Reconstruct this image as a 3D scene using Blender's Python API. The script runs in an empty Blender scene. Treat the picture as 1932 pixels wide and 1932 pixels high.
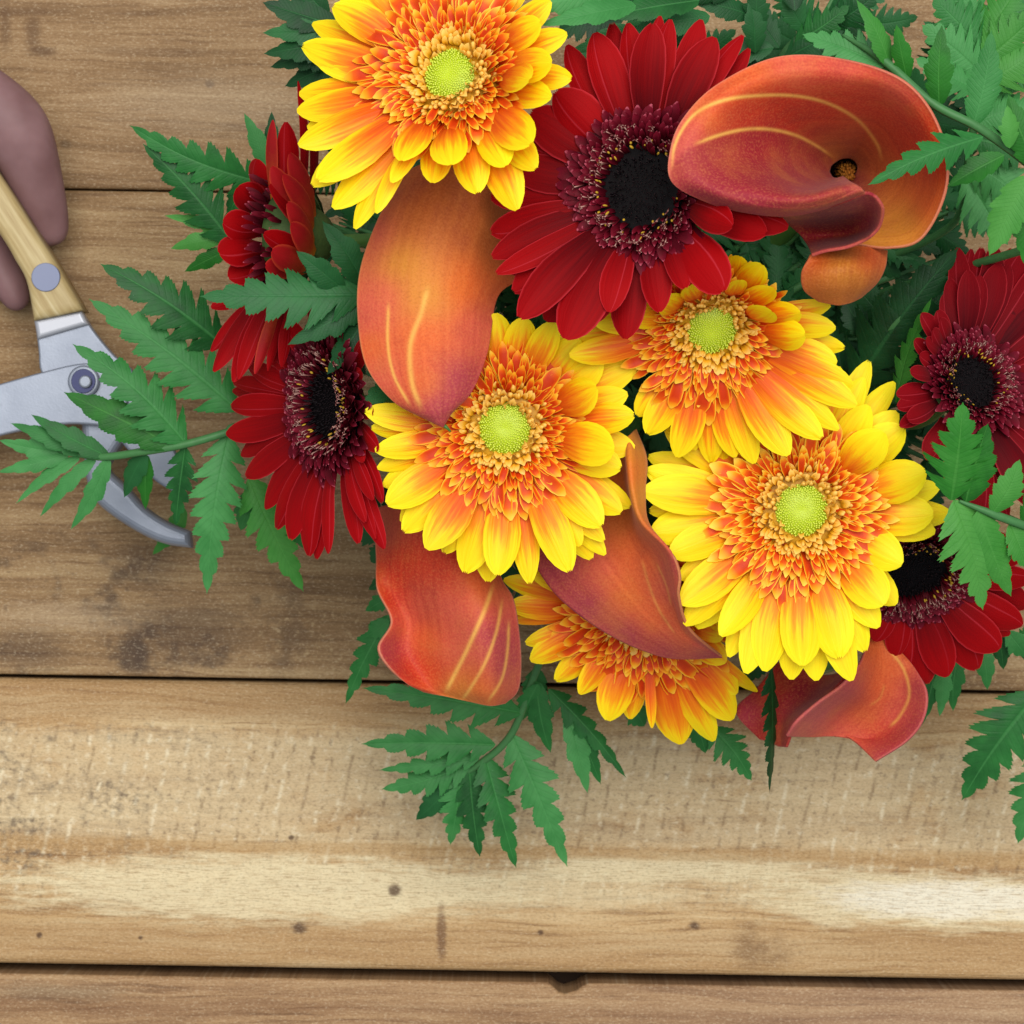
import bpy, math, random
import numpy as np
from mathutils import Vector, Matrix, noise as mnoise

random.seed(11)
scn = bpy.context.scene
COL = scn.collection
PI = math.pi

# ------------------------------------------------------------------ camera, world, lamps, exposure
CAM_H = 1.0            # camera height over the table top (m)
FRAME = 0.40           # width of the table seen by the camera (m)
PXN = 1932.0           # photo measured on a 1932 px wide copy
K = FRAME / PXN

cam_data = bpy.data.cameras.new('camera')
cam_data.sensor_width = 36.0
cam_data.lens = 36.0 * CAM_H / FRAME
cam_data.clip_start = 0.02
cam_data.clip_end = 50.0
cam_data.dof.use_dof = True
cam_data.dof.focus_distance = CAM_H - 0.185
cam_data.dof.aperture_fstop = 38.0
cam = bpy.data.objects.new('camera', cam_data)
COL.objects.link(cam)
cam.location = (0, 0, CAM_H)
scn.camera = cam

world = bpy.data.worlds.new('World')
scn.world = world
world.use_nodes = True
bg = world.node_tree.nodes['Background']
bg.inputs['Color'].default_value = (0.86, 0.94, 1.0, 1)
bg.inputs['Strength'].default_value = 0.43

def area_lamp(name, loc, target, size, energy, color):
    l = bpy.data.lights.new(name, 'AREA')
    l.shape = 'RECTANGLE'; l.size = size[0]; l.size_y = size[1]
    l.energy = energy; l.color = color
    o = bpy.data.objects.new(name, l); COL.objects.link(o)
    o.location = loc
    o.rotation_euler = (Vector(target) - Vector(loc)).to_track_quat('-Z', 'Y').to_euler()
    return o
area_lamp('window_light', (0.14, 0.42, 1.80), (0.0, -0.03, 0.08), (1.6, 1.25), 42, (1.0, 0.97, 0.93))

scn.view_settings.view_transform = 'Standard'
scn.view_settings.look = 'None'
scn.view_settings.exposure = 0.0
scn.view_settings.gamma = 1.0
scn.cycles.max_bounces = 7; scn.cycles.diffuse_bounces = 3; scn.cycles.glossy_bounces = 3; scn.cycles.transmission_bounces = 4
scn.cycles.caustics_reflective = False; scn.cycles.caustics_refractive = False

# ------------------------------------------------------------------ helpers
def W(px, py, z=0.0):
    """photo point at a given height over the table -> metres"""
    s = K * (CAM_H - z) / CAM_H
    return Vector(((px - 966) * s, -(py - 966) * s, z))
def S(z):
    return K * (CAM_H - z) / CAM_H
def lin(r, g, b):
    f = lambda c: (c / 255 / 12.92) if c / 255 <= 0.04045 else ((c / 255 + 0.055) / 1.055) ** 2.4
    return (f(r), f(g), f(b), 1.0)

def mesh_obj(name, verts, faces, mat, parent=None, uvs=None, smooth=True, cols=None):
    me = bpy.data.meshes.new(name)
    me.from_pydata([tuple(v) for v in verts], [], faces)
    if uvs is not None:
        uvl = me.uv_layers.new(name='UVMap')
        li = np.empty(len(me.loops), dtype=np.int32); me.loops.foreach_get('vertex_index', li)
        uvl.data.foreach_set('uv', np.asarray(uvs, dtype=np.float32)[li].ravel())
    if cols is not None:
        at = me.color_attributes.new('pigment', 'FLOAT_COLOR', 'POINT')
        at.data.foreach_set('color', np.asarray(cols, dtype=np.float32).ravel())
    if smooth:
        me.polygons.foreach_set('use_smooth', [True] * len(me.polygons))
    me.materials.append(mat)
    me.update()
    o = bpy.data.objects.new(name, me)
    COL.objects.link(o)
    if parent is not None:
        o.parent = parent
        o.matrix_parent_inverse = Matrix.Identity(4)
    return o

def thing(name, label, cat, loc, group=None):
    o = bpy.data.objects.new(name, None)
    o.empty_display_size = 0.02
    COL.objects.link(o)
    o.location = loc
    o['label'] = label; o['category'] = cat
    if group: o['group'] = group
    return o

def part(name, verts, faces, mat, root, **kw):
    """mesh part given in world coordinates, stored relative to its root"""
    off = root.location
    return mesh_obj(name, [Vector(v) - off for v in verts], faces, mat, root, **kw)

class MB:
    def __init__(s): s.v = []; s.f = []; s.uv = []
    def add(s, v, f, uv=None):
        n = len(s.v); s.v += list(v); s.f += [tuple(i + n for i in q) for q in f]
        s.uv += list(uv) if uv is not None else [(0.5, 0.5)] * len(v)

def frame_from(d, up):
    d = d.normalized()
    side = d.cross(up)
    if side.length < 1e-6: side = d.orthogonal()
    side.normalize()
    return d, side, side.cross(d).normalized()

def catmull(pts, n):
    P = [Vector(p) for p in pts]
    out = []
    m = len(P) - 1
    for i in range(n):
        t = i / (n - 1) * m
        k = min(int(t), m - 1); f = t - k
        p1, p2 = P[k], P[k + 1]
        p0 = P[k - 1] if k > 0 else p1 * 2 - p2
        p3 = P[k + 2] if k + 2 <= m else p2 * 2 - p1
        out.append(0.5 * ((2 * p1) + (p2 - p0) * f + (2 * p0 - 5 * p1 + 4 * p2 - p3) * f * f + (3 * p1 - p0 - 3 * p2 + p3) * f ** 3))
    return out

def tube(pts, radii, seg=8, smooth_n=None):
    if smooth_n:
        rr = np.interp(np.linspace(0, 1, smooth_n), np.linspace(0, 1, len(radii)), radii)
        pts = catmull(pts, smooth_n); radii = list(rr)
    v = []; f = []; uv = []
    up = Vector((0.13, 0.21, 0.97))
    for i, p in enumerate(pts):
        d = (pts[min(i + 1, len(pts) - 1)] - pts[max(i - 1, 0)])
        _, a, b = frame_from(d, up)
        for k in range(seg):
            an = 2 * PI * k / seg
            v.append(p + (a * math.cos(an) + b * math.sin(an)) * radii[i]); uv.append((i / (len(pts) - 1), k / seg))
    for i in range(len(pts) - 1):
        for k in range(seg):
            k2 = (k + 1) % seg
            f.append((i * seg + k, i * seg + k2, (i + 1) * seg + k2, (i + 1) * seg + k))
    f.append(tuple(range(seg - 1, -1, -1)))
    f.append(tuple((len(pts) - 1) * seg + k for k in range(seg)))
    return v, f, uv

def blob(c, d, length, r, up=Vector((0, 0, 1)), rings=3, seg=5):
    d, a, b = frame_from(d, up)
    v = [c]; f = []
    for i in range(1, rings + 1):
        t = i / (rings + 1)
        rad = r * math.sin(PI * t) ** 0.7
        for k in range(seg):
            an = 2 * PI * k / seg
            v.append(c + d * length * t + (a * math.cos(an) + b * math.sin(an)) * rad)
    v.append(c + d * length)
    uv = [(0, .5)] + [(i / (rings + 1), .5) for i in range(1, rings + 1) for k in range(seg)] + [(1, .5)]
    for k in range(seg):
        f.append((0, 1 + (k + 1) % seg, 1 + k))
        for i in range(rings - 1):
            a0 = 1 + i * seg
            f.append((a0 + k, a0 + (k + 1) % seg, a0 + seg + (k + 1) % seg, a0 + seg + k))
        a0 = 1 + (rings - 1) * seg
        f.append((a0 + k, a0 + (k + 1) % seg, len(v) - 1))
    return v, f, uv

# ------------------------------------------------------------------ node helpers
class NT:
    def __init__(s, name):
        s.m = bpy.data.materials.new(name); s.m.use_nodes = True
        s.t = s.m.node_tree; s.n = s.t.nodes; s.l = s.t.links
        s.out = s.n['Material Output']; s.b = s.n['Principled BSDF']
    def new(s, typ, **kw):
        x = s.n.new(typ)
        for k, v in kw.items(): setattr(x, k, v)
        return x
    def put(s, sock, val):
        if val is None: return
        if hasattr(val, 'is_output'): s.l.new(val, sock)
        else: sock.default_value = val
    def math(s, op, a, b=None, c=None, clamp=False):
        x = s.new('ShaderNodeMath', operation=op, use_clamp=clamp)
        s.put(x.inputs[0], a); s.put(x.inputs[1], b)
        if c is not None: s.put(x.inputs[2], c)
        return x.outputs[0]
    def step(s, x, a, b):
        n = s.new('ShaderNodeMapRange', interpolation_type='SMOOTHSTEP')
        s.put(n.inputs[0], x); n.inputs[1].default_value = a; n.inputs[2].default_value = b
        n.inputs[3].default_value = 0; n.inputs[4].default_value = 1
        return n.outputs[0]
    def band(s, x, a, b, soft):
        return s.math('MULTIPLY', s.step(x, a - soft, a + soft), s.math('SUBTRACT', 1.0, s.step(x, b - soft, b + soft)))
    def mix(s, fac, a, b, blend='MIX'):
        n = s.new('ShaderNodeMix', data_type='RGBA', blend_type=blend)
        s.put(n.inputs[0], fac); s.put(n.inputs[6], a); s.put(n.inputs[7], b)
        return n.outputs[2]
    def ramp(s, fac, stops):
        n = s.new('ShaderNodeValToRGB')
        e = n.color_ramp.elements
        while len(e) < len(stops): e.new(0.5)
        for i, (p, c) in enumerate(stops): e[i].position = p; e[i].color = c
        s.put(n.inputs[0], fac)
        return n.outputs[0]
    def noise(s, vec, scale=1.0, detail=3, rough=0.55, dist=0.0):
        n = s.new('ShaderNodeTexNoise')
        s.put(n.inputs['Vector'], vec); n.inputs['Scale'].default_value = scale
        n.inputs['Detail'].default_value = detail; n.inputs['Roughness'].default_value = rough
        n.inputs['Distortion'].default_value = dist
        return n.outputs['Fac']
    def xyz(s, x, y, z=0.0):
        n = s.new('ShaderNodeCombineXYZ')
        s.put(n.inputs[0], x); s.put(n.inputs[1], y); s.put(n.inputs[2], z)
        return n.outputs[0]
    def uv(s):
        n = s.new('ShaderNodeUVMap'); sp = s.new('ShaderNodeSeparateXYZ')
        s.l.new(n.outputs[0], sp.inputs[0])
        return sp.outputs[0], sp.outputs[1]
    def rnd(s):
        return s.new('ShaderNodeObjectInfo').outputs['Random']
    def bump(s, h, strength=0.3, dist=0.001):
        n = s.new('ShaderNodeBump'); n.inputs['Strength'].default_value = strength
        n.inputs['Distance'].default_value = dist
        s.l.new(h, n.inputs['Height']); s.l.new(n.outputs[0], s.b.inputs['Normal'])
        return n.outputs[0]
    def finish(s, color, rough=0.5, spec=0.35, trans=0.0, sheen=0.0, metal=0.0):
        s.put(s.b.inputs['Base Color'], color); s.put(s.b.inputs['Roughness'], rough)
        s.b.inputs['Specular IOR Level'].default_value = spec
        s.b.inputs['Sheen Weight'].default_value = sheen
        s.b.inputs['Sheen Roughness'].default_value = 0.4
        s.b.inputs['Metallic'].default_value = metal
        if trans > 0:
            tr = s.new('ShaderNodeBsdfTranslucent'); s.put(tr.inputs[0], color)
            mx = s.new('ShaderNodeMixShader'); mx.inputs[0].default_value = trans
            s.l.new(s.b.outputs[0], mx.inputs[1]); s.l.new(tr.outputs[0], mx.inputs[2])
            s.l.new(mx.outputs[0], s.out.inputs[0])
        return s.m

def mat_plain(name, c, rough=0.5, spec=0.4, metal=0.0, trans=0.0, var=0.0, nscale=400):
    t = NT(name)
    col = c
    if var > 0:
        tc = t.new('ShaderNodeTexCoord')
        nz = t.noise(tc.outputs['Object'], nscale, 3)
        dark = tuple(x * (1 - var) for x in c[:3]) + (1,)
        lite = tuple(min(1, x * (1 + var)) for x in c[:3]) + (1,)
        col = t.mix(nz, dark, lite)
        t.bump(nz, 0.15, 0.0006)
    return t.finish(col, rough, spec, trans, 0, metal)

def mat_ray_yellow(name, shift):
    """ray petal: orange at the base bleeding in streaks into clear yellow"""
    t = NT(name); u, v = t.uv(); r = t.rnd()
    st = t.noise(t.xyz(t.math('MULTIPLY', u, 1.6), t.math('MULTIPLY', v, 9.0), t.math('MULTIPLY', r, 40.0)), 1.0, 4, 0.65)
    e = t.math('ABSOLUTE', t.math('SUBTRACT', v, 0.5))
    x = t.math('ADD', u, t.math('MULTIPLY', t.math('SUBTRACT', st, 0.5), 0.75))
    x = t.math('ADD', x, t.math('MULTIPLY', t.math('POWER', e, 2.0), 0.75))
    x = t.math('ADD', x, t.math('MULTIPLY', t.math('SUBTRACT', r, 0.5), 0.16))
    x = t.math('ADD', x, shift, clamp=True)
    c = t.ramp(x, [(0.0, lin(206, 62, 8)), (0.30, lin(233, 98, 8)), (0.52, lin(248, 152, 8)), (0.68, lin(253, 210, 8)), (1.0, lin(255, 236, 22))])
    ridg = t.noise(t.xyz(t.math('MULTIPLY', u, 0.9), t.math('MULTIPLY', v, 16.0), t.math('MULTIPLY', r, 13.0)), 1.0, 3)
    t.bump(ridg, 0.35, 0.0006)
    return t.finish(c, 0.5, 0.25, 0.24)

def mat_floret_yellow(name, shift):
    t = NT(name); u, v = t.uv(); r = t.rnd()
    e = t.math('MULTIPLY', t.math('ABSOLUTE', t.math('SUBTRACT', v, 0.5)), 2.0)
    x = t.math('MAXIMUM', t.math('POWER', e, 4.0), t.math('MULTIPLY', t.step(u, 0.60, 1.02), 0.85))
    x = t.math('ADD', x, t.math('MULTIPLY', t.math('SUBTRACT', r, 0.5), 0.25))
    x = t.math('ADD', x, shift, clamp=True)
    c = t.ramp(x, [(0.0, lin(208, 58, 6)), (0.35, lin(234, 96, 8)), (0.66, lin(250, 170, 22)), (1.0, lin(255, 220, 76))])
    return t.finish(c, 0.5, 0.25, 0.26)

def mat_ray_red(name, c0, c1):
    t = NT(name); u, v = t.uv(); r = t.rnd()
    st = t.noise(t.xyz(t.math('MULTIPLY', u, 1.4), t.math('MULTIPLY', v, 12.0), t.math('MULTIPLY', r, 40.0)), 1.0, 4, 0.6)
    x = t.math('ADD', t.math('MULTIPLY', u, 0.9), t.math('MULTIPLY', t.math('SUBTRACT', st, 0.5), 0.5))
    x = t.math('ADD', x, t.math('MULTIPLY', t.math('SUBTRACT', r, 0.5), 0.5), clamp=True)
    c = t.ramp(x, [(0.0, c0), (0.75, c1), (1.0, c1)])
    e = t.math('ABSOLUTE', t.math('SUBTRACT', v, 0.5))
    c = t.mix(t.math('MULTIPLY', t.step(e, 0.44, 0.5), 0.5), c, lin(205, 52, 62))
    # thin pale veins of the velvet
    vein = t.math('MULTIPLY', t.band(t.math('ADD', v, t.math('MULTIPLY', st, 0.06)), 0.33, 0.36, 0.02), t.step(r, 0.45, 0.6))
    c = t.mix(t.math('MULTIPLY', vein, 0.45), c, lin(200, 60, 75))
    ridg = t.noise(t.xyz(t.math('MULTIPLY', u, 0.8), t.math('MULTIPLY', v, 14.0), t.math('MULTIPLY', r, 13.0)), 1.0, 3)
    t.bump(ridg, 0.35, 0.0006)
    return t.finish(c, 0.66, 0.10, 0.14, 0.03)

def mat_uvramp(name, stops, rough=0.5, spec=0.3, trans=0.1, edge=None):
    t = NT(name); u, v = t.uv(); r = t.rnd()
    tc = t.new('ShaderNodeTexCoord')
    nz = t.noise(tc.outputs['Object'], 900, 2)
    x = t.math('ADD', u, t.math('MULTIPLY', t.math('SUBTRACT', nz, 0.5), 0.25), clamp=True)
    c = t.ramp(x, stops)
    if edge:
        e = t.math('ABSOLUTE', t.math('SUBTRACT', v, 0.5))
        c = t.mix(t.math('MULTIPLY', t.step(e, 0.36, 0.5), 0.6), c, edge)
    return t.finish(c, rough, spec, trans)

def mat_leaf(name, dark, mid, lite):
    t = NT(name); u, v = t.uv(); r = t.rnd()
    tc = t.new('ShaderNodeTexCoord')
    n1 = t.noise(tc.outputs['Object'], 120, 3)
    n2 = t.noise(tc.outputs['Object'], 1500, 2)
    x = t.math('ADD', t.math('MULTIPLY', n1, 0.6), t.math('MULTIPLY', r, 0.55))
    c = t.ramp(x, [(0.22, dark), (0.52, mid), (0.88, lite)])
    e = t.math('ABSOLUTE', t.math('SUBTRACT', v, 0.5))
    rib = t.math('SUBTRACT', 1.0, t.step(e, 0.012, 0.035))
    c = t.mix(t.math('MULTIPLY', rib, 0.4), c, lite)
    speck = t.step(n2, 0.74, 0.80)
    c = t.mix(t.math('MULTIPLY', speck, 0.35), c, lin(150, 190, 160))
    lat = t.math('SINE', t.math('MULTIPLY', t.math('SUBTRACT', u, t.math('MULTIPLY', e, 0.30)), 60.0))
    lat = t.math('POWER', t.math('ABSOLUTE', lat), 14.0)
    c = t.mix(t.math('MULTIPLY', lat, 0.12), c, dark)
    t.bump(t.math('ADD', t.math('ADD', t.math('MULTIPLY', n2, 0.5), t.math('MULTIPLY', rib, -0.8)), t.math('MULTIPLY', lat, -0.25)), 0.3, 0.0005)
    return t.finish(c, t.math('ADD', 0.40, t.math('MULTIPLY', n1, 0.25)), 0.30, 0.14)

def mat_calla():
    t = NT('calla_spathe')
    a = t.new('ShaderNodeAttribute', attribute_name='pigment')
    tc = t.new('ShaderNodeTexCoord')
    n1 = t.noise(tc.outputs['Object'], 70, 4)
    n2 = t.noise(tc.outputs['Object'], 1400, 3)
    c = t.mix(t.math('MULTIPLY', t.step(n1, 0.45, 0.75), 0.30), a.outputs['Color'], lin(206, 122, 52))
    c = t.mix(t.math('MULTIPLY', t.step(n1, 0.50, 0.25), 0.30), c, lin(150, 50, 44))
    c = t.mix(t.math('MULTIPLY', t.step(n2, 0.45, 0.7), 0.22), c, lin(226, 142, 84))
    c = t.mix(t.math('MULTIPLY', t.step(n2, 0.5, 0.3), 0.18), c, lin(120, 40, 38))
    t.bump(n2, 0.25, 0.0004)
    return t.finish(c, 0.58, 0.18, 0.16, 0.06)

M = {}
M['calla'] = mat_calla()
for k, s in (('a', -0.15), ('b', -0.11), ('c', 0.01), ('d', -0.25)):
    M['ray_' + k] = mat_ray_yellow('yellow_orange_petal_' + k, s)
    M['flo_' + k] = mat_floret_yellow('orange_floret_' + k, {'a': 0.0, 'b': -0.02, 'c': 0.1, 'd': -0.06}[k])
M['peach'] = mat_uvramp('golden_inner_floret', [(0, lin(222, 160, 14)), (0.5, lin(246, 184, 40)), (1, lin(255, 214, 112))], 0.45, 0.35, 0.30)
M['green_disc'] = mat_uvramp('lime_disc', [(0, lin(160, 182, 14)), (0.6, lin(190, 208, 34)), (1, lin(218, 230, 96))], 0.4, 0.4, 0.1)
M['ray_red'] = mat_ray_red('red_petal', lin(78, 0, 6), lin(152, 0, 6))
M['ray_burgundy'] = mat_ray_red('burgundy_petal', lin(66, 0, 8), lin(126, 2, 14))
M['ray_red_back'] = mat_uvramp('red_petal_back', [(0, lin(196, 130, 30)), (0.3, lin(168, 60, 28)), (0.7, lin(150, 22, 24)), (1, lin(164, 18, 26))], 0.6, 0.15, 0.12, lin(196, 70, 40))
M['flo_red'] = mat_uvramp('maroon_floret', [(0, lin(42, 0, 8)), (0.7, lin(80, 3, 18)), (0.94, lin(104, 8, 30)), (1, lin(168, 74, 90))], 0.6, 0.12, 0.06)
M['stamen'] = mat_uvramp('pale_stamen', [(0, lin(84, 20, 30)), (0.5, lin(128, 70, 66)), (1, lin(196, 156, 142))], 0.5, 0.3, 0.1)
M['anther'] = mat_plain('golden_anther', lin(176, 140, 40), 0.6, 0.2)
M['black_disc'] = mat_uvramp('black_disc', [(0, lin(5, 2, 4)), (0.85, lin(12, 4, 8)), (1, lin(58, 30, 30))], 0.6, 0.15, 0.0)
M['stem'] = mat_plain('green_stem', lin(70, 112, 48), 0.5, 0.3, var=0.25)
M['calyx'] = mat_plain('green_calyx', lin(62, 84, 40), 0.6, 0.2, var=0.3, nscale=900)
M['spadix'] = mat_plain('golden_spadix', lin(150, 92, 26), 0.8, 0.2, var=0.7, nscale=1800)
M['leaf_a'] = mat_leaf('fern_leaf_mid', lin(16, 72, 26), lin(38, 110, 46), lin(72, 142, 76))
M['leaf_b'] = mat_leaf('fern_leaf_deep', lin(9, 52, 20), lin(22, 80, 36), lin(42, 106, 54))
M['leaf_c'] = mat_leaf('fern_leaf_fresh', lin(18, 82, 16), lin(40, 116, 32), lin(74, 142, 60))
M['rachis'] = mat_plain('fern_rachis', lin(62, 112, 62), 0.5, 0.3, var=0.2)

# ------------------------------------------------------------------ wood
def mat_wood(kind):
    """planks lie in table metres: X to the right, Y up; convert to photo-sized units for the marks"""
    t = NT('plank_wood_' + kind)
    tc = t.new('ShaderNodeTexCoord'); sp = t.new('ShaderNodeSeparateXYZ')
    t.l.new(tc.outputs['Object'], sp.inputs[0])
    X = t.math('ADD', t.math('DIVIDE', sp.outputs[0], K), 966.0)
    Yr = t.math('SUBTRACT', 966.0, t.math('DIVIDE', sp.outputs[1], K))
    Y = t.math('SUBTRACT', Yr, t.math('MULTIPLY', X, 0.0165))      # follow the slightly turned boards
    wob = t.noise(t.xyz(t.math('MULTIPLY', X, 0.0018), t.math('MULTIPLY', Y, 0.006)), 1.0, 3)
    Yw = t.math('ADD', Y, t.math('MULTIPLY', t.math('SUBTRACT', wob, 0.5), 60.0))
    broad = t.noise(t.xyz(t.math('MULTIPLY', X, 0.0012), t.math('MULTIPLY', Yw, 0.016)), 1.0, 4, 0.6)
    grain = t.noise(t.xyz(t.math('MULTIPLY', X, 0.0045), t.math('MULTIPLY', Yw, 0.11)), 1.0, 5, 0.65)
    fine = t.noise(t.xyz(t.math('MULTIPLY', X, 0.03), t.math('MULTIPLY', Yw, 0.42)), 1.0, 3, 0.6)
    blot = t.noise(t.xyz(t.math('MULTIPLY', X, 0.008), t.math('MULTIPLY', Y, 0.010), 3.3), 1.0, 4, 0.65)
    mot = t.noise(t.xyz(t.math('MULTIPLY', X, 0.06), t.math('MULTIPLY', Y, 0.07), 7.1), 1.0, 3, 0.6)
    base = {'upper': ((104, 76, 48), (142, 111, 76), (170, 142, 106)),
            'middle': ((102, 75, 47), (142, 111, 75), (172, 144, 104)),
            'lower': ((140, 102, 62), (182, 147, 101), (208, 183, 140)),
            'front': ((118, 83, 55), (162, 127, 90), (188, 158, 119))}[kind]
    x = t.math('ADD', t.math('MULTIPLY', broad, 0.62), t.math('MULTIPLY', grain, 0.38))
    c = t.ramp(x, [(0.34, lin(*base[0])), (0.50, lin(*base[1])), (0.66, lin(*base[2]))])
    c = t.mix(t.math('MULTIPLY', t.step(grain, 0.47, 0.30), 0.50), c, lin(100, 70, 44))
    c = t.mix(t.math('MULTIPLY', t.step(fine, 0.58, 0.75), 0.30), c, lin(206, 184, 148))
    c = t.mix(t.math('MULTIPLY', t.step(fine, 0.42, 0.26), 0.28), c, lin(92, 66, 44))
    h = t.math('ADD', t.math('MULTIPLY', grain, 0.8), t.math('MULTIPLY', fine, 0.5))

    def patch(cx, cy, rx, ry, edge=0.35):
        dx = t.math('DIVIDE', t.math('SUBTRACT', X, cx), rx)
        dy = t.math('DIVIDE', t.math('SUBTRACT', Y, cy), ry)
        d = t.math('SQRT', t.math('ADD', t.math('MULTIPLY', dx, dx), t.math('MULTIPLY', dy, dy)))
        jag = t.noise(t.xyz(t.math('MULTIPLY', X, 0.012), t.math('MULTIPLY', Y, 0.075), cx * 0.01), 1.0, 5, 0.7)
        d = t.math('ADD', d, t.math('MULTIPLY', t.math('SUBTRACT', jag, 0.5), 2.0))
        return t.math('SUBTRACT', 1.0, t.step(d, 1.0 - edge, 1.0 + edge))
    def knot(c, cx, cy, r, col=(78, 52, 36), amt=0.85):
        dx = t.math('DIVIDE', t.math('SUBTRACT', X, cx), r * 1.25)
        dy = t.math('DIVIDE', t.math('SUBTRACT', Y, cy), r)
        d = t.math('SQRT', t.math('ADD', t.math('MULTIPLY', dx, dx), t.math('MULTIPLY', dy, dy)))
        d = t.math('ADD', d, t.math('MULTIPLY', t.math('SUBTRACT', mot, 0.5), 0.9))
        return t.mix(t.math('MULTIPLY', t.math('SUBTRACT', 1.0, t.step(d, 0.35, 1.15)), amt), c, lin(*col))

    if kind == 'lower':
        # pale worn strips, left by the planer, between stripes of bare brown wood
        p1 = t.math('MULTIPLY', t.band(t.math('ADD', Y, t.math('MULTIPLY', t.math('SUBTRACT', blot, 0.5), 60.0)), 1375, 1575, 18), t.step(blot, 0.22, 0.5))
        c = t.mix(t.math('MULTIPLY', p1, 0.62), c, lin(205, 184, 146))
        saw_x = t.math('ADD', t.math('ADD', X, t.math('MULTIPLY', Y, 0.22)), t.math('MULTIPLY', t.math('SUBTRACT', wob, 0.5), 16.0))
        saw_x = t.math('ADD', saw_x, t.math('MULTIPLY', t.math('SUBTRACT', blot, 0.5), 14.0))
        ph = t.math('FRACT', t.math('DIVIDE', saw_x, 38.0))
        clus = t.noise(t.xyz(t.math('MULTIPLY', X, 0.0035), t.math('MULTIPLY', Y, 0.009), 5.2), 1.0, 3, 0.6)
        line_l = t.band(ph, 0.42, 0.60, 0.09)
        line_d = t.band(ph, 0.70, 0.84, 0.08)
        chip = t.noise(t.xyz(t.math('MULTIPLY', X, 0.022), t.math('MULTIPLY', Y, 0.055), 1.7), 1.0, 3, 0.6)
        sawm = t.band(t.math('ADD', Y, t.math('MULTIPLY', t.math('SUBTRACT', blot, 0.5), 90.0)), 1365, 1690, 30)
        ll = t.math('MULTIPLY', t.math('MULTIPLY', t.math('MULTIPLY', line_l, sawm), t.step(chip, 0.46, 0.64)), t.step(clus, 0.34, 0.50))
        dd = t.math('MULTIPLY', t.math('MULTIPLY', t.math('MULTIPLY', line_d, sawm), t.step(chip, 0.56, 0.38)), t.step(clus, 0.66, 0.48))
        c = t.mix(t.math('MULTIPLY', ll, 0.75), c, lin(228, 212, 178))
        c = t.mix(t.math('MULTIPLY', dd, 0.55), c, lin(122, 96, 68))
        tick = t.math('MULTIPLY', t.step(mot, 0.56, 0.72), sawm)
        c = t.mix(t.math('MULTIPLY', tick, 0.5), c, lin(222, 206, 174))
        tickd = t.math('MULTIPLY', t.step(mot, 0.42, 0.27), sawm)
        c = t.mix(t.math('MULTIPLY', tickd, 0.55), c, lin(118, 94, 70))
        left = t.math('MULTIPLY', t.math('MULTIPLY', t.step(X, 560, 120), sawm), t.step(blot, 0.42, 0.62))
        c = t.mix(t.math('MULTIPLY', t.math('MULTIPLY', left, t.step(mot, 0.6, 0.35)), 0.65), c, lin(96, 84, 72))
        cream = t.math('ADD', patch(480, 1668, 420, 62), t.math('MULTIPLY', patch(960, 1664, 400, 30, 0.6), 0.7))
        cream = t.math('ADD', cream, patch(1260, 1618, 300, 24, 0.5))
        cream = t.math('ADD', cream, patch(1760, 1670, 330, 50), clamp=True)
        c = t.mix(t.math('MULTIPLY', cream, 0.80), c, lin(224, 208, 168))
        white = patch(1800, 1668, 210, 34, 0.4)
        c = t.mix(t.math('MULTIPLY', white, 0.7), c, lin(234, 228, 210))
        c = t.mix(t.math('MULTIPLY', t.math('MULTIPLY', cream, t.step(fine, 0.52, 0.30)), 0.75), c, lin(164, 136, 98))
        br = t.band(t.math('ADD', Y, t.math('MULTIPLY', t.math('SUBTRACT', wob, 0.5), 26.0)), 1578, 1602, 6)
        c = t.mix(t.math('MULTIPLY', br, 0.55), c, lin(176, 140, 92))
        top = t.band(Y, 1270, 1352, 14)
        c = t.mix(t.math('MULTIPLY', top, 0.45), c, lin(146, 110, 70))
        bot = t.math('MULTIPLY', t.step(Yw, 1722, 1752), t.step(Y, 1840, 1800))
        c = t.mix(t.math('MULTIPLY', bot, 0.5), c, lin(160, 124, 82))
        for kx, ky, kr in ((745, 1668, 13), (565, 1741, 14), (75, 1763, 6), (550, 1571, 6), (1020, 1742, 6), (265, 1765, 5), (1310, 1725, 10)):
            c = knot(c, kx, ky, kr)
        c = t.mix(t.math('MULTIPLY', patch(833, 1748, 9, 48, 0.5), 0.75), c, lin(100, 66, 42))
        swirl = patch(1440, 1760, 60, 40, 0.5)
        c = t.mix(t.math('MULTIPLY', t.math('MULTIPLY', swirl, t.step(blot, 0.6, 0.4)), 0.7), c, lin(120, 88, 56))
        h = t.math('ADD', h, t.math('MULTIPLY', t.math('SUBTRACT', ll, dd), 0.5))
        h = t.math('ADD', h, t.math('MULTIPLY', cream, 0.4))
    elif kind == 'middle':
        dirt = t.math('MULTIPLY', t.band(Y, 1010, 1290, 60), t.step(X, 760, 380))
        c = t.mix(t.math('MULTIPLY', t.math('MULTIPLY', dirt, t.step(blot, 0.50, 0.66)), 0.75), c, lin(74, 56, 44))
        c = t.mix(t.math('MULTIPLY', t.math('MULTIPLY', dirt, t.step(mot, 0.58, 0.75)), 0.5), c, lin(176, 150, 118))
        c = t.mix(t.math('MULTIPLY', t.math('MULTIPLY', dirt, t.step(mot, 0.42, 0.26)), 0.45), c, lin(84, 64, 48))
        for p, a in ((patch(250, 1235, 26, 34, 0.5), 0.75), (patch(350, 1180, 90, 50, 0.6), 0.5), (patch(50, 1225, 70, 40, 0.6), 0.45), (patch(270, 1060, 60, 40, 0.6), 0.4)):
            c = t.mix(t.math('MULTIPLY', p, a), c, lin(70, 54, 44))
        c = t.mix(t.math('MULTIPLY', patch(130, 1160, 130, 26, 0.6), 0.4), c, lin(182, 158, 126))
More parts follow.
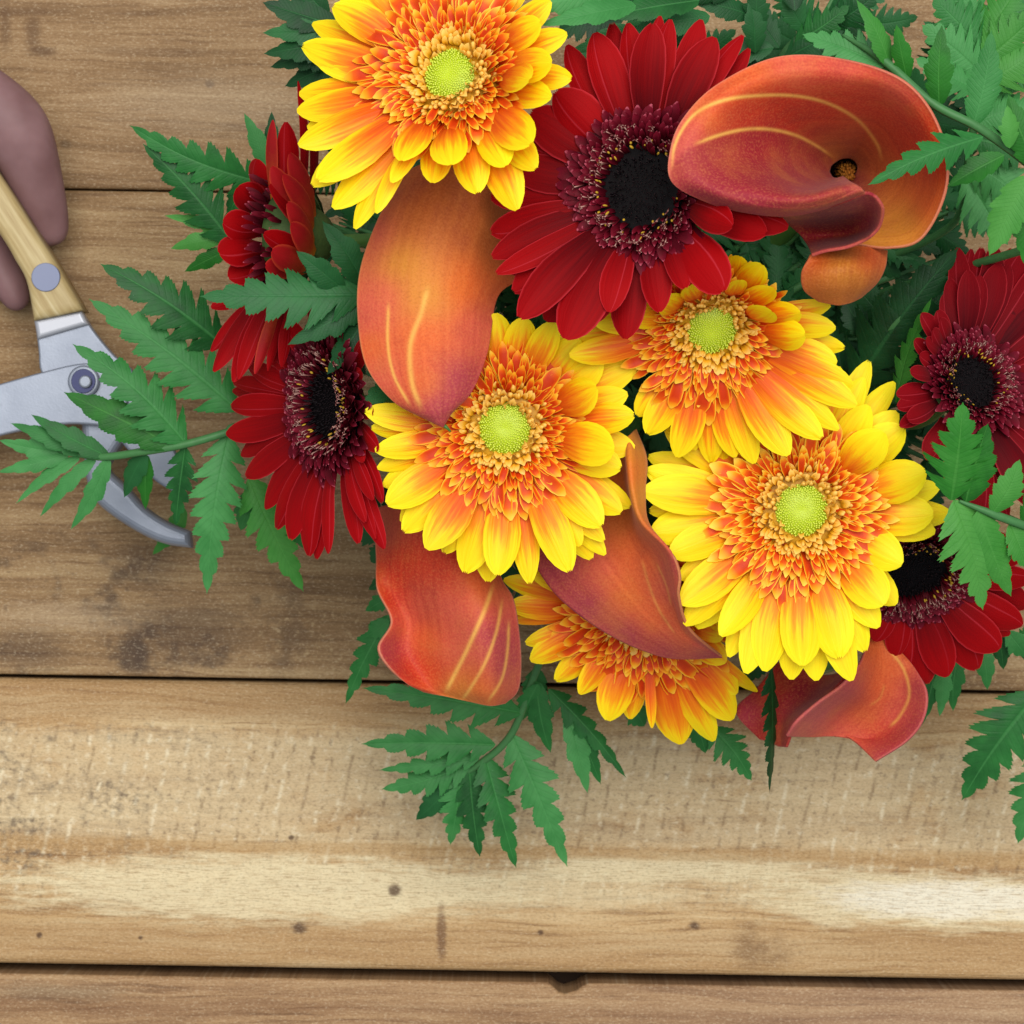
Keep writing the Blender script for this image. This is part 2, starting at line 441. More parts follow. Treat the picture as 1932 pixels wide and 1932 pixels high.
        rough = t.math('MULTIPLY', t.band(Y, 1120, 1275, 40), t.step(X, 420, 560))
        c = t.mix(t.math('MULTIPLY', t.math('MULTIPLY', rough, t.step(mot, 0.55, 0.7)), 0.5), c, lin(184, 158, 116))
    elif kind == 'upper':
        c = knot(c, 396, 152, 9); c = knot(c, 124, 270, 11, (92, 70, 46), 0.55)
        for kx, ky, rx, ry, a in ((80, 96, 26, 8, 0.75), (62, 60, 14, 30, 0.6), (40, 20, 80, 10, 0.5), (10, 50, 10, 40, 0.5), (300, 92, 110, 9, 0.35), (480, 232, 60, 9, 0.5)):
            c = t.mix(t.math('MULTIPLY', patch(kx, ky, rx, ry, 0.6), a), c, lin(88, 60, 38))
        c = t.mix(t.math('MULTIPLY', patch(420, 190, 200, 50, 0.7), 0.35), c, lin(176, 154, 124))
    else:
        c = t.mix(t.math('MULTIPLY', t.band(Yw, 1885, 1905, 10), 0.35), c, lin(112, 74, 48))
        c = t.mix(t.math('MULTIPLY', patch(110, 1870, 120, 16, 0.6), 0.5), c, lin(104, 84, 66))
        c = t.mix(t.math('MULTIPLY', t.step(X, 900, 1700), 0.25), c, lin(160, 130, 108))
    pore = t.noise(t.xyz(t.math('MULTIPLY', X, 0.16), t.math('MULTIPLY', Y, 0.30), 2.2), 1.0, 3, 0.7)
    c = t.mix(t.math('MULTIPLY', t.step(pore, 0.50, 0.30), 0.34), c, lin(84, 62, 44))
    c = t.mix(t.math('MULTIPLY', t.step(pore, 0.52, 0.72), 0.30), c, lin(222, 204, 172))
    h = t.math('ADD', h, t.math('MULTIPLY', pore, 0.3))
    t.bump(h, 0.45, 0.0012)
    return t.finish(c, 0.62, 0.25)

table = bpy.data.objects.new('table_top', None); COL.objects.link(table)
table['kind'] = 'structure'; table['label'] = 'rustic table top of broad worn brown planks'
SL = math.tan(math.radians(0.95))
def prism(poly, z0, z1, bev=0.0):
    """poly counter-clockwise in XY metres"""
    n = len(poly)
    v = []; f = []
    rings = [(z0, 0.0), (z1 - bev, 0.0)] + ([(z1 - bev * (1 - math.sin(a)), bev * (1 - math.cos(a))) for a in (0.4, 0.8, 1.2, PI / 2)] if bev else [])
    P = [Vector((p[0], p[1])) for p in poly]
    def inset(d):
        if d == 0: return P
        out = []
        for i in range(n):
            a = (P[i] - P[i - 1]).normalized(); b = (P[(i + 1) % n] - P[i]).normalized()
            na = Vector((-a.y, a.x)); nb = Vector((-b.y, b.x))
            m = (na + nb); m = m / max(m.length_squared, 0.3) * 2
            out.append(P[i] + m * d)
        return out
    for z, d in rings:
        v += [(p.x, p.y, z) for p in inset(d)]
    for r in range(len(rings) - 1):
        for i in range(n):
            j = (i + 1) % n
            f.append((r * n + i, r * n + j, (r + 1) * n + j, (r + 1) * n + i))
    f.append(tuple(range(n - 1, -1, -1)))
    f.append(tuple((len(rings) - 1) * n + i for i in range(n)))
    return v, f

def plank(y0, y1, kind, notch=None, dz=0.0, bev=0.0015):
    """edges given by the photo height at the left side of the frame"""
    def P(x, y): return ((x - 966) * K, -(y + x * SL - 966) * K)
    poly = [P(-2600, y1), P(4600, y1), P(4600, y0)]
    if notch:
        poly += [P(x, y0 + d) for x, d in notch]
    poly += [P(-2600, y0)]
    v, f = prism(poly, -0.022, dz, bev)
    o = mesh_obj('plank', v, f, mat_wood(kind), table, smooth=False)
    return o
plank(-560, 352.5, 'upper')
plank(-1250, -566, 'middle')
plank(-1960, -1256, 'upper', dz=-0.0003)
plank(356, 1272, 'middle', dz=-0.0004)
plank(1279, 1819, 'lower', bev=0.0036)
plank(1837, 2540, 'front', notch=[(1112, 0), (1098, 6), (1088, 14), (1078, 17), (1066, 21), (1054, 17), (1044, 8), (1034, 0)], dz=0.0003)
v, f = prism([((-2600 - 966) * K, -0.47), ((4600 - 966) * K, -0.47), ((4600 - 966) * K, 0.57), ((-2600 - 966) * K, 0.57)], -0.05, -0.0235)
mesh_obj('gap_shade_board', v, f, mat_plain('gap_shade_dark', lin(44, 32, 24), 0.8, 0.1), table, smooth=False)  # dark board added underneath so the plank gaps read as shade

plank(2548, 3260, 'middle', dz=-0.0002)
# ------------------------------------------------------------------ bowl that holds the stems
BX, BY = 1260, 690
bc = W(BX, BY, 0.0)
bowl = thing('flower_bowl', 'low dark green bowl with wet foam under the bouquet', 'bowl', bc)
def lathe(profile, seg=40):
    v = []; f = []
    for r, z in profile:
        for k in range(seg):
            a = 2 * PI * k / seg
            v.append(bc + Vector((r * math.cos(a), r * math.sin(a), z)))
    for i in range(len(profile) - 1):
        for k in range(seg):
            k2 = (k + 1) % seg
            f.append((i * seg + k, i * seg + k2, (i + 1) * seg + k2, (i + 1) * seg + k))
    f.append(tuple((len(profile) - 1) * seg + k for k in range(seg)))
    f.append(tuple(range(seg - 1, -1, -1)))
    return v, f
v, f = lathe([(0.040, 0.0005), (0.042, 0.004), (0.058, 0.05), (0.060, 0.056), (0.0575, 0.056), (0.055, 0.05), (0.053, 0.046)])
part('bowl_wall', v, f, mat_plain('dark_green_plastic', lin(22, 34, 26), 0.4, 0.4), bowl)
v, f = lathe([(0.0525, 0.047), (0.0525, 0.062), (0.046, 0.07), (0.02, 0.072)])
part('foam', v, f, mat_plain('wet_foam', lin(30, 52, 34), 0.9, 0.1, var=0.3), bowl)
HUB = bc + Vector((0, 0, 0.065))

def stem_part(root, start, d0, r=0.0024, mat='stem'):
    """stem from under a flower head down into the foam"""
    a = random.uniform(0, 2 * PI)
    to = start - HUB; to.z = 0
    end = HUB + (to.normalized() * 0.025 if to.length > 0.02 else Vector((math.cos(a), math.sin(a), 0)) * 0.012)
    end.z = 0.062
    mid = start + d0 * (start - end).length * 0.45
    mid.z = max(mid.z, 0.07)
    pts = [start, start.lerp(mid, 0.6), mid.lerp(end, 0.45), end]
    v, f, uv = tube(pts, [r, r * 1.05, r * 1.1, r * 1.1], 8, 14)
    part('stem', v, f, M[mat], root, uvs=uv)

# ------------------------------------------------------------------ gerberas
def petal_geo(base, tip, up, width, bow, rng, cup=0.16, rows=9, cols=6, tipround=2.0, basew=0.42, notch=0.0, twist=0.0, side_bend=0.0):
    d = tip - base; L = d.length
    dn, side, upn = frame_from(d, up)
    v = []; uv = []; f = []
    ts = [0, .12, .26, .42, .57, .70, .81, .90, .96, 1.0] if rows == 9 else [0, .25, .5, .72, .88, 1.0]
    nr = len(ts)
    g = rng.uniform(-0.04, 0.04)
    for i, t in enumerate(ts):
        if t < 0.6:
            s = t / 0.6; w = basew + (1 - basew) * (s * s * (3 - 2 * s))
        else:
            s = (t - 0.6) / 0.4; w = max(0.0, 1 - s ** tipround) ** 0.62
        w = max(w, 0.13) * width * 0.5
        tw = twist * t
        sd = side * math.cos(tw) + upn * math.sin(tw); un = upn * math.cos(tw) - side * math.sin(tw)
        c = base + d * t + upn * (bow * L * (math.sin(PI * min(1, t * 0.92 + 0.02)) + 0.05 * math.sin(9 * t + g * 60))) + side * (side_bend * L * math.sin(PI * t * 0.9))
        for k in range(cols + 1):
            q = k / cols * 2 - 1
            hgt = -cup * q * q + 0.045 * math.cos(q * PI * 2.2) * (1 - abs(q)) + g * q
            pt = c + sd * (q * w) + un * (hgt * w)
            if i >= nr - 2 and notch:
                pt -= dn * (notch * L * (0.5 + 0.5 * math.cos(q * PI * 3)))
            v.append(pt); uv.append((t, k / cols))
    for i in range(nr - 1):
        for k in range(cols):
            a = i * (cols + 1) + k
            f.append((a, a + 1, a + cols + 2, a + cols + 1))
    return v, f, uv

def local_petal(root, base, tip, up, width, bow, rng, mat, name='petal', **kw):
    """petal whose own origin sits at its base"""
    v, f, uv = petal_geo(base, tip, up, width, bow, rng, **kw)
    o = mesh_obj(name, [p - base for p in v], f, mat, root, uvs=uv)
    o.location = base - root.location
    return o

# shared floret meshes (unit length along +X, up +Z)
def floret_mesh(name, mat, bow, cup, wr):
    rng = random.Random(name)
    v, f, uv = petal_geo(Vector((0, 0, 0)), Vector((1, 0, 0)), Vector((0, 0, 1)), wr, bow, rng, cup=cup, rows=5, cols=4, tipround=2.4, basew=0.55)
    me = bpy.data.meshes.new(name)
    me.from_pydata([tuple(p) for p in v], [], f)
    uvl = me.uv_layers.new(name='UVMap')
    li = np.empty(len(me.loops), dtype=np.int32); me.loops.foreach_get('vertex_index', li)
    uvl.data.foreach_set('uv', np.asarray(uv, dtype=np.float32)[li].ravel())
    me.polygons.foreach_set('use_smooth', [True] * len(me.polygons))
    me.materials.append(mat)
    return me

def gerbera(name, label, group, c, z, R, tilt, tips, kind='yellow', var='a', disc=52, rise=0.5, droop=0.0, ring_squash=1.0, seed=1, stem=True):
    rng = random.Random(seed)
    s = S(z); C = W(c[0], c[1], z); Rm = R * s
    n = Vector((tilt[0], tilt[1], 1.0)).normalized()
    u = Vector((1, 0, 0)); u = (u - n * u.dot(n)).normalized(); vv = n.cross(u)
    root = thing(name, label, 'flower', C, group)
    pol = lambda a: u * math.cos(a) + vv * math.sin(a)
    # ---- ray petals
    for tp in tips:
        px, py, w = tp[:3]; layer = tp[3] if len(tp) > 3 else 0
        Dx = (px - c[0]) * s; Dy = -(py - c[1]) * s
        D = math.hypot(Dx, Dy)
        dz = -(tilt[0] * Dx + tilt[1] * Dy)
        lim = math.sqrt(max(0.0, (Rm * 1.04) ** 2 - D * D))
        dz = max(-lim, min(lim, dz))
        dist = math.hypot(D, dz)
        zt = z + dz * 0.9 + layer * 0.0045 + max(0.0, Rm - dist) * rise - droop * Rm + rng.uniform(-0.0012, 0.0012)
        tip = W(px, py, zt)
        d3 = Vector((Dx, Dy, -(tilt[0] * Dx + tilt[1] * Dy))).normalized()
        r0 = min(Rm * (0.25 if layer <= 0 else 0.30), D * 0.62)
        base = C + d3 * r0 - n * (0.0035 - layer * 0.0014)
        up = (n * 1.0 + Vector((0, 0, 0.7)) - d3 * 0.1).normalized()
        mat = M['ray_' + var] if kind == 'yellow' or var == 'burgundy' else M['ray_red']
        local_petal(root, base, tip, up, w * s * 1.06, rng.uniform(0.05, 0.10), rng, mat,
                    cup=rng.uniform(0.12, 0.30), notch=rng.choice((0, 0, 0.012, 0.02)), twist=rng.uniform(-0.16, 0.16),
                    side_bend=rng.uniform(-0.035, 0.035), basew=0.40 if kind == 'yellow' else 0.5,
                    tipround=rng.uniform(2.0, 2.7))
    # ---- florets
    if kind == 'yellow':
        meshes = [floret_mesh('floret_shape', M['flo_' + var], b, cu, wr) for b, cu, wr in ((0.08, -0.26, 0.27), (0.11, -0.32, 0.31), (0.05, -0.20, 0.24))]
        rings = [(0.33, 40, 0.13, 0.095, 52), (0.38, 44, 0.18, 0.09, 36), (0.43, 44, 0.22, 0.08, 26), (0.485, 42, 0.25, 0.068, 19), (0.54, 38, 0.28, 0.056, 13), (0.60, 30, 0.29, 0.046, 9)]
        for j, (rt, cnt, ln, hh, el0) in enumerate(rings):
            for k in range(cnt):
                a = 2 * PI * (k + 0.5 * (j % 2) + rng.uniform(-0.33, 0.33)) / cnt
                ra = pol(a)
                tq = Vector((tilt[0], tilt[1], 0)); sk = 1 + min(0.30, tq.length * 0.55) * (ra.dot(tq.normalized()) if tq.length > 1e-6 else 0)
                lean = 0.10 * (ra.z)          # florets on the raised side stand more upright
                tipp = C + ra * (Rm * (0.335 + (rt - 0.335) * sk + rng.uniform(-0.035, 0.035))) + n * (Rm * (hh + rng.uniform(-0.012, 0.022) + max(0, lean) * 0.8))
                L = Rm * ln * rng.uniform(0.85, 1.18) * (0.5 + 0.5 * sk)
                el = math.radians(el0 + rng.uniform(-9, 9) + 260 * max(0, lean))
                dirv = (ra * math.cos(el) + n * math.sin(el) + pol(a + PI / 2) * rng.uniform(-0.2, 0.2)).normalized()
                base = tipp - dirv * L * 0.92
                _, sd, un = frame_from(dirv, n - ra * 0.2 + pol(a + PI / 2) * rng.uniform(-0.35, 0.35))
                rot = Matrix((dirv, -sd, un)).transposed().to_4x4()
                o = bpy.data.objects.new('floret', meshes[rng.randrange(3)])
                COL.objects.link(o); o.parent = root
                o.matrix_local = Matrix.Translation(base - C) @ rot @ Matrix.Diagonal((L, L * rng.uniform(0.85, 1.2), L, 1))
        mb = MB()
        for k in range(220):
            q = rng.random()
            a = k * 2.39996; r = Rm * (0.155 + 0.125 * q)
            ra = pol(a)
            el = math.radians(80 - 40 * q + rng.uniform(-14, 14))
            d = ra * math.cos(el) + n * math.sin(el) + pol(a + 1.57) * rng.uniform(-0.22, 0.22)
            b = C + ra * r + n * (Rm * (0.0 + 0.035 * math.sin(q * PI)))
            ln = Rm * rng.uniform(0.065, 0.095)
            if rng.random() < 0.55:      # folded strap-like floret
                vq, fq, uq = petal_geo(b, b + d.normalized() * ln, n - ra * rng.uniform(-0.2, 0.6), ln * rng.uniform(0.42, 0.6), rng.uniform(0.1, 0.3), rng, cup=-0.5, rows=5, cols=2, tipround=3.5, basew=0.6)
                mb.add(vq, fq, uq)
            else:
                mb.add(*blob(b, d, ln, Rm * rng.uniform(0.015, 0.022), rings=3, seg=5))
        fl = []
        for i, (rr_, hh_) in enumerate(((0.14, 0.03), (0.22, 0.015), (0.30, 0.005), (0.38, -0.01))):
            fl += [C + pol(2 * PI * k / 28) * (Rm * rr_) + n * (Rm * hh_) for k in range(28)]
        mb.add(fl, [(i * 28 + k, i * 28 + (k + 1) % 28, i * 28 + 28 + (k + 1) % 28, i * 28 + 28 + k) for i in range(3) for k in range(28)], [(0.2, .5)] * len(fl))
        o = part('inner_floret_ring', mb.v, mb.f, M['peach'], root, uvs=mb.uv); o['kind'] = 'stuff'
        mb = MB(); dr = disc * s
        N = 380
        prof = lambda q: 0.26 * dr * (1 - q * q) - 0.09 * dr * math.exp(-(q / 0.3) ** 2) + 0.03 * Rm
        for k in range(N):
            q = math.sqrt((k + 0.5) / N); a = k * 2.39996 + rng.uniform(-0.05, 0.05)
            b = C + pol(a) * (dr * q) + n * (prof(q) - 0.05 * dr)
            mb.add(*blob(b, n + pol(a) * q * 0.5, dr * (0.085 + 0.10 * q * q + rng.uniform(0, 0.02)), dr * (0.034 + 0.020 * q), rings=2, seg=5))
        cap = []; cf = []
        for i in range(7):
            q = i / 6 * 1.05
            for k in range(24):
                cap.append(C + pol(2 * PI * k / 24) * (dr * q) + n * prof(q))
        for i in range(6):
            for k in range(24):
                cf.append((i * 24 + k, i * 24 + (k + 1) % 24, i * 24 + 24 + (k + 1) % 24, i * 24 + 24 + k))
        mb.add(cap, cf, [(0.45, .5)] * len(cap))
        o = part('disc', mb.v, mb.f, M['green_disc'], root, uvs=mb.uv); o['kind'] = 'stuff'
    else:
        Rf = Rm; Rm = Rm * ring_squash
        mb = MB()
        for (rt, cnt, ln, hh, el0, wr) in ((0.30, 44, 0.12, 0.085, 74, 0.30), (0.34, 50, 0.15, 0.095, 68, 0.30), (0.38, 52, 0.16, 0.10, 60, 0.30), (0.42, 54, 0.17, 0.095, 52, 0.31), (0.46, 52, 0.18, 0.085, 44, 0.32), (0.50, 48, 0.19, 0.07, 35, 0.34), (0.545, 40, 0.21, 0.055, 26, 0.34), (0.60, 20, 0.26, 0.04, 18, 0.32)):
            for k in range(cnt):
                a = 2 * PI * (k + rng.uniform(-0.45, 0.45)) / cnt; ra = pol(a)
                tipp = C + ra * (Rm * (rt + rng.uniform(-0.025, 0.025))) + n * (Rm * (hh + rng.uniform(-0.015, 0.02)))
                el = math.radians(el0 + rng.uniform(-12, 12))
                d = ra * math.cos(el) + n * math.sin(el) + pol(a + 1.57) * rng.uniform(-0.25, 0.25)
                L = Rm * ln * rng.uniform(0.85, 1.2)
                vq, fq, uq = petal_geo(tipp - d * L, tipp, n - ra * 0.2, L * wr, 0.12, rng, cup=-0.5, rows=5, cols=2, tipround=2.8, basew=0.6)
                mb.add(vq, fq, uq)
        o = part('inner_floret_ring', mb.v, mb.f, M['flo_red'], root, uvs=mb.uv); o['kind'] = 'stuff'
        ms = MB(); ma = MB()
        for k in range(105):
            a = 2 * PI * rng.random(); q = rng.random(); ra = pol(a)
            b = C + ra * (Rm * (0.24 + 0.13 * q)) + n * (Rm * 0.05)
            d = (ra * (0.35 + 0.3 * q) + n + pol(a + 1.57) * rng.uniform(-0.4, 0.4)).normalized()
            e = b + d * (Rm * rng.uniform(0.06, 0.10))
            ms.add(*tube([b, b.lerp(e, 0.5), e], [Rm * .0042] * 3, 4))
            for sg in (-1, 1):
                w2 = (pol(a + 1.57) * sg + n * 0.5 + ra * rng.uniform(-0.6, 0.6)).normalized()
                e2 = e + w2 * (Rm * rng.uniform(0.008, 0.016))
                ms.add(*tube([e, e2, e2 + w2 * (Rm * 0.007) - n * (Rm * 0.006)], [Rm * .0042, Rm * .0036, Rm * .0028], 4))
        for k in range(40):
            a = 2 * PI * rng.random(); ra = pol(a); b = C + ra * (Rm * rng.uniform(0.22, 0.32)) + n * (Rm * 0.065)
            ma.add(*blob(b, n + ra * rng.uniform(0.2, 0.9) + pol(a + 1.57) * rng.uniform(-.6, .6), Rm * rng.uniform(0.025, 0.05), Rm * rng.uniform(0.006, 0.010)))
        o = part('stamens', ms.v, ms.f, M['stamen'], root, uvs=ms.uv); o['kind'] = 'stuff'
        o = part('anthers', ma.v, ma.f, M['anther'], root); o['kind'] = 'stuff'
        mb = MB(); dr = disc * s
        for k in range(360):
            q = math.sqrt((k + 0.5) / 360) ; a = k * 2.39996 + rng.uniform(-0.2, 0.2)
            b = C + pol(a) * (dr * q * rng.uniform(0.98, 1.1)) + n * (-0.01 * Rm + 0.16 * dr * q * q)
            mb.add(*blob(b, n + pol(a) * (q * 0.5) + pol(a + 1.57) * rng.uniform(-.3, .3), dr * (0.08 + 0.34 * q * q * rng.random()), dr * rng.uniform(0.026, 0.036), rings=2, seg=4))
        ring = [C + pol(2 * PI * k / 24) * (Rm * 0.40) + n * (0.0 * Rm) for k in range(24)]
        mb.add(ring + [C - n * (0.03 * Rm)], [(k, (k + 1) % 24, 24) for k in range(24)], [(0.1, .5)] * 25)
        o = part('disc', mb.v, mb.f, M['black_disc'], root, uvs=mb.uv); o['kind'] = 'stuff'
        Rm = Rf
    # ---- receptacle, calyx, stem
    cv = []; cf = []
    prof = [(0.30, 0.0), (0.27, -0.04), (0.20, -0.10), (0.10, -0.16), (0.05, -0.19)]
    for r, h in prof:
        for k in range(18): cv.append(C + pol(2 * PI * k / 18) * (Rm * r) + n * (Rm * h - 0.002))
    for i in range(len(prof) - 1):
        for k in range(18): cf.append((i * 18 + k, i * 18 + 18 + k, i * 18 + 18 + (k + 1) % 18, i * 18 + (k + 1) % 18))
    cf.append(tuple(range(18)))
    part('calyx', cv, cf, M['calyx'], root)
    if stem: stem_part(root, C - n * (Rm * 0.17), -n)
    return root

GY = 'orange and yellow gerberas in the bouquet'; GR = 'dark red gerberas in the bouquet'
gerbera('gerbera', 'orange and yellow gerbera hanging over the top of the tall orange calla', GY, (852, 143), 0.232, 300, (-0.32, 0.22),
    [(627, 12, 66, 1), (590, 45, 55, -1), (571, 84, 66), (566, 176, 58, -1), (561, 208, 64), (563, 275, 64), (589, 352, 62, -1), (597, 340, 72, 1), (627, 392, 66),
     (672, 434, 50), (712, 404, 34, 1), (738, 346, 36, 1), (756, 306, 62, 2), (817, 346, 58), (853, 313, 68, 2), (902, 366, 68), (955, 314, 64, 1), (975, 398, 72),
     (1012, 320, 60), (1004, 272, 74, 2), (1042, 184, 58), (1000, 152, 62, 2), (1080, 150, 54, -1), (1044, 118, 64, 1), (1071, 64, 54), (1022, 42, 56, 1),
     (1040, 0, 55), (1000, -60, 60), (930, -110, 62), (860, -140, 62), (790, -130, 64), (720, -100, 66), (670, -50, 64), (640, -20, 60, -1), (600, 120, 55, -1), (580, 240, 55, -1)], var='a', disc=47, seed=21)
gerbera('gerbera', 'orange and yellow gerbera under the pointed tip of the tall orange calla', GY, (953, 808), 0.186, 288, (-0.05, -0.08),
    [(688, 774, 50), (700, 806, 44, -1), (707, 849, 50), (712, 884, 42, -1), (722, 915, 50, -1), (729, 952, 68, 1), (757, 985, 56, -1), (760, 1003, 62), (804, 1036, 72, 1), (838, 1044, 56, -1),
     (876, 1081, 70), (922, 1098, 64, -1), (937, 1086, 68, 1), (998, 1102, 52), (1074, 1080, 66, 1), (1095, 1030, 52), (1135, 994, 70, 1), (1116, 1055, 56, -1), (1143, 1046, 46, -1), (1141, 1020, 48),
     (1174, 966, 62), (1191, 955, 50, -1), (1173, 884, 64), (1160, 849, 78, 2), (1198, 843, 62, -1), (1198, 783, 58, 1), (1185, 742, 58), (1126, 729, 68, 2), (1202, 690, 60), (1138, 680, 64),
     (1095, 640, 62), (1048, 606, 54, 1), (990, 598, 60), (935, 590, 58), (880, 600, 56), (820, 630, 56), (760, 670, 55), (715, 720, 55)], var='b', disc=47, seed=22)
gerbera('gerbera', 'orange and yellow gerbera with lime centre tucked below the large dark red gerbera', GY, (1342, 620), 0.196, 275, (0.06, -0.5),
    [(1073, 669, 52, 1), (1054, 638, 46, -1), (1110, 720, 50, -1), (1201, 784, 56, -1), (1220, 819, 62), (1276, 862, 60, 1), (1310, 850, 48, -1), (1342, 873, 54), (1364, 876, 44, -1), (1388, 862, 50, 1), (1423, 874, 52),
     (1488, 859, 66, 1), (1553, 826, 58), (1582, 811, 48, -1), (1616, 766, 58), (1610, 726, 54), (1579, 685, 58, 1), (1594, 656, 42, -1), (1577, 620, 50), (1568, 574, 40, -1), (1520, 630, 58, 2), (1513, 590, 50, 1),
     (1460, 587, 50, 2), (1463, 544, 44), (1438, 497, 52), (1396, 526, 36, 1), (1300, 537, 50), (1395, 482, 44, -1), (1340, 520, 50), (1245, 560, 50), (1180, 590, 50), (1120, 610, 50)], var='a', disc=44, seed=23, rise=0.75)
gerbera('gerbera', 'widest yellow and orange gerbera beside the rolled edge of a calla, lime centre fully shown', GY, (1511, 962), 0.174, 305, (0.0, -0.06),
    [(1211, 927, 74, 1), (1218, 884, 62), (1222, 862, 52, -1), (1227, 1004, 72), (1224, 966, 50, -1), (1262, 1046, 64), (1281, 1090, 56, -1), (1284, 1139, 72, 1), (1292, 1180, 60), (1312, 1184, 50, -1), (1358, 1199, 60, 1),
     (1376, 1240, 48), (1408, 1271, 64), (1445, 1267, 72, 1), (1493, 1282, 62, -1), (1514, 1256, 78, 1), (1540, 1284, 62, -1), (1608, 1284, 64), (1583, 1243, 78, 1), (1632, 1230, 60), (1658, 1184, 62), (1691, 1140, 60, -1), (1668, 1142, 78, 1),
     (1702, 1066, 74), (1764, 1005, 62, -1), (1762, 968, 76), (1773, 916, 54, -1), (1796, 970, 54, -2), (1747, 889, 78, 1), (1706, 806, 72), (1668, 814, 74, 2), (1694, 777, 58, -1), (1638, 764, 62), (1640, 680, 50, -1), (1688, 722, 48, -2), (1630, 712, 50),
     (1580, 690, 60), (1520, 670, 60), (1450, 690, 62), (1380, 720, 60), (1310, 760, 60), (1255, 810, 58)], var='c', disc=47, seed=124, droop=0.02)
gerbera('gerbera', 'redder orange gerbera half hidden below a calla, petals hanging towards the planks', GY, (1222, 1150), 0.128, 290, (0.02, -0.55),
    [(950, 1092, 48), (958, 1140, 52), (946, 1164, 40, -1), (990, 1212, 44, -1), (1001, 1247, 58), (1047, 1284, 48, -1), (1094, 1310, 48), (1147, 1360, 68, 1), (1190, 1356, 52, -1), (1230, 1374, 20, 1), (1285, 1403, 84), (1347, 1397, 56, -1),
     (1380, 1358, 66, 1), (1389, 1310, 52), (1429, 1304, 30), (1370, 1250, 52), (1366, 1200, 50), (1090, 1040, 50), (1180, 1010, 50), (1280, 1010, 50), (1350, 1060, 50), (1000, 1080, 50, 1)], var='d', disc=44, seed=25, rise=0.6)

gerbera('gerbera', 'largest dark red gerbera with black centre, behind the open calla', GR, (1210, 355), 0.222, 305, (-0.42, -0.05),
    [(1072, 84, 54), (1122, 62, 68, 1), (1156, 42, 48, -1), (1184, 44, 54), (1234, 43, 66, 1), (1247, 31, 40, -1), (1266, 37, 50), (1322, 37, 54), (1350, 71, 70, 1), (1403, 68, 44), (1412, 90, 38, -1),
     (1047, 172, 84), (1000, 212, 84), (985, 262, 74, -1), (960, 310, 70), (926, 375, 68), (925, 437, 64, 1), (928, 487, 58), (934, 514, 44, -1), (962, 514, 54, 1), (968, 551, 74), (980, 602, 74, 1), (1028, 604, 84),
     (1067, 641, 88, 1), (1110, 612, 60, -1), (1182, 640, 70), (1150, 590, 56, 1), (1245, 590, 58), (1364, 553, 80, 1), (1292, 546, 46), (1488, 428, 60, -1), (1447, 441, 62), (1384, 428, 60, 2), (1440, 395, 56, -2)],
    kind='red', disc=56, ring_squash=0.96, seed=31, rise=0.55, droop=-0.02)
gerbera('gerbera', 'dark red gerbera facing sideways next to the shears and fern, black centre in view', GR, (622, 762), 0.165, 295, (-1.35, -0.12),
    [(441, 722, 34), (440, 738, 34, -1), (436, 768, 44, 1), (428, 816, 50), (458, 860, 40), (463, 898, 50, 1), (503, 960, 50), (523, 998, 46), (549, 1019, 54, 1), (585, 1050, 46), (598, 1055, 40, -1), (621, 1045, 28, 1),
     (678, 1027, 40), (691, 986, 30, 1), (712, 1017, 34), (727, 1035, 40), (722, 950, 34), (687, 872, 30), (706, 944, 30, 1), (470, 690, 40), (500, 650, 40), (540, 600, 40), (590, 560, 40), (650, 560, 40), (690, 640, 36), (684, 700, 30), (705, 780, 34), (715, 850, 34)],
    kind='red', disc=56, ring_squash=0.9, seed=33, rise=0.2)
gerbera('gerbera', 'dark red gerbera behind the fern tips at the outer side, black centre in view', GR, (1835, 722), 0.168, 285, (0.42, 0.34),
    [(1807, 468, 44), (1833, 471, 42, -1), (1875, 462, 50), (1885, 497, 54, 1), (1929, 476, 62), (1971, 492, 60), (2010, 520, 60), (1793, 525, 36), (1826, 509, 48, 1), (1770, 584, 34), (1737, 591, 34), (1760, 621, 30, 1), (1734, 670, 30), (1716, 703, 30, 1),
     (1820, 480, 40, -1), (1850, 467, 42, -1), (1905, 470, 46, -1), (1780, 555, 34, -1), (1750, 605, 30, -1), (1800, 500, 36, -1), (1725, 640, 30, -1), (1708, 735, 30, -1), (1690, 745, 34), (1745, 640, 28, 1), (1775, 600, 30, 1), (1850, 520, 44, 1), (1905, 500, 48, 1), (1692, 769, 34), (1711, 790, 34, 1), (1697, 806, 30), (2050, 570, 62), (2085, 640, 62), (2100, 710, 62), (2090, 790, 62), (2050, 860, 62), (2010, 920, 64), (1960, 960, 66), (1900, 985, 66, -2), (1850, 975, 60, -2), (1800, 930, 50, -3), (1750, 870, 45, -3)],
    kind='red', var='burgundy', disc=44, ring_squash=0.70, seed=34, rise=0.2)
gerbera('gerbera', 'dark red gerbera below the fern, its rounded petals spread over the lowest calla', GR, (1727, 1078), 0.138, 262, (0.16, -0.75),
    [(1929, 1178, 66), (1886, 1224, 70, 1), (1841, 1264, 66), (1786, 1276, 66, 1), (1748, 1290, 60), (1713, 1262, 56), (1940, 1146, 60, -1), (1950, 1090, 56), (1940, 1040, 50), (1690, 1240, 50), (1650, 1210, 50), (1580, 1150, 50), (1560, 1080, 50), (1600, 1000, 50), (1680, 960, 46), (1760, 950, 46), (1850, 980, 50), (1900, 1010, 50), (1820, 1240, 50, -1), (1905, 1195, 50, -1)],
    kind='red', disc=46, ring_squash=0.9, seed=35, rise=0.4)

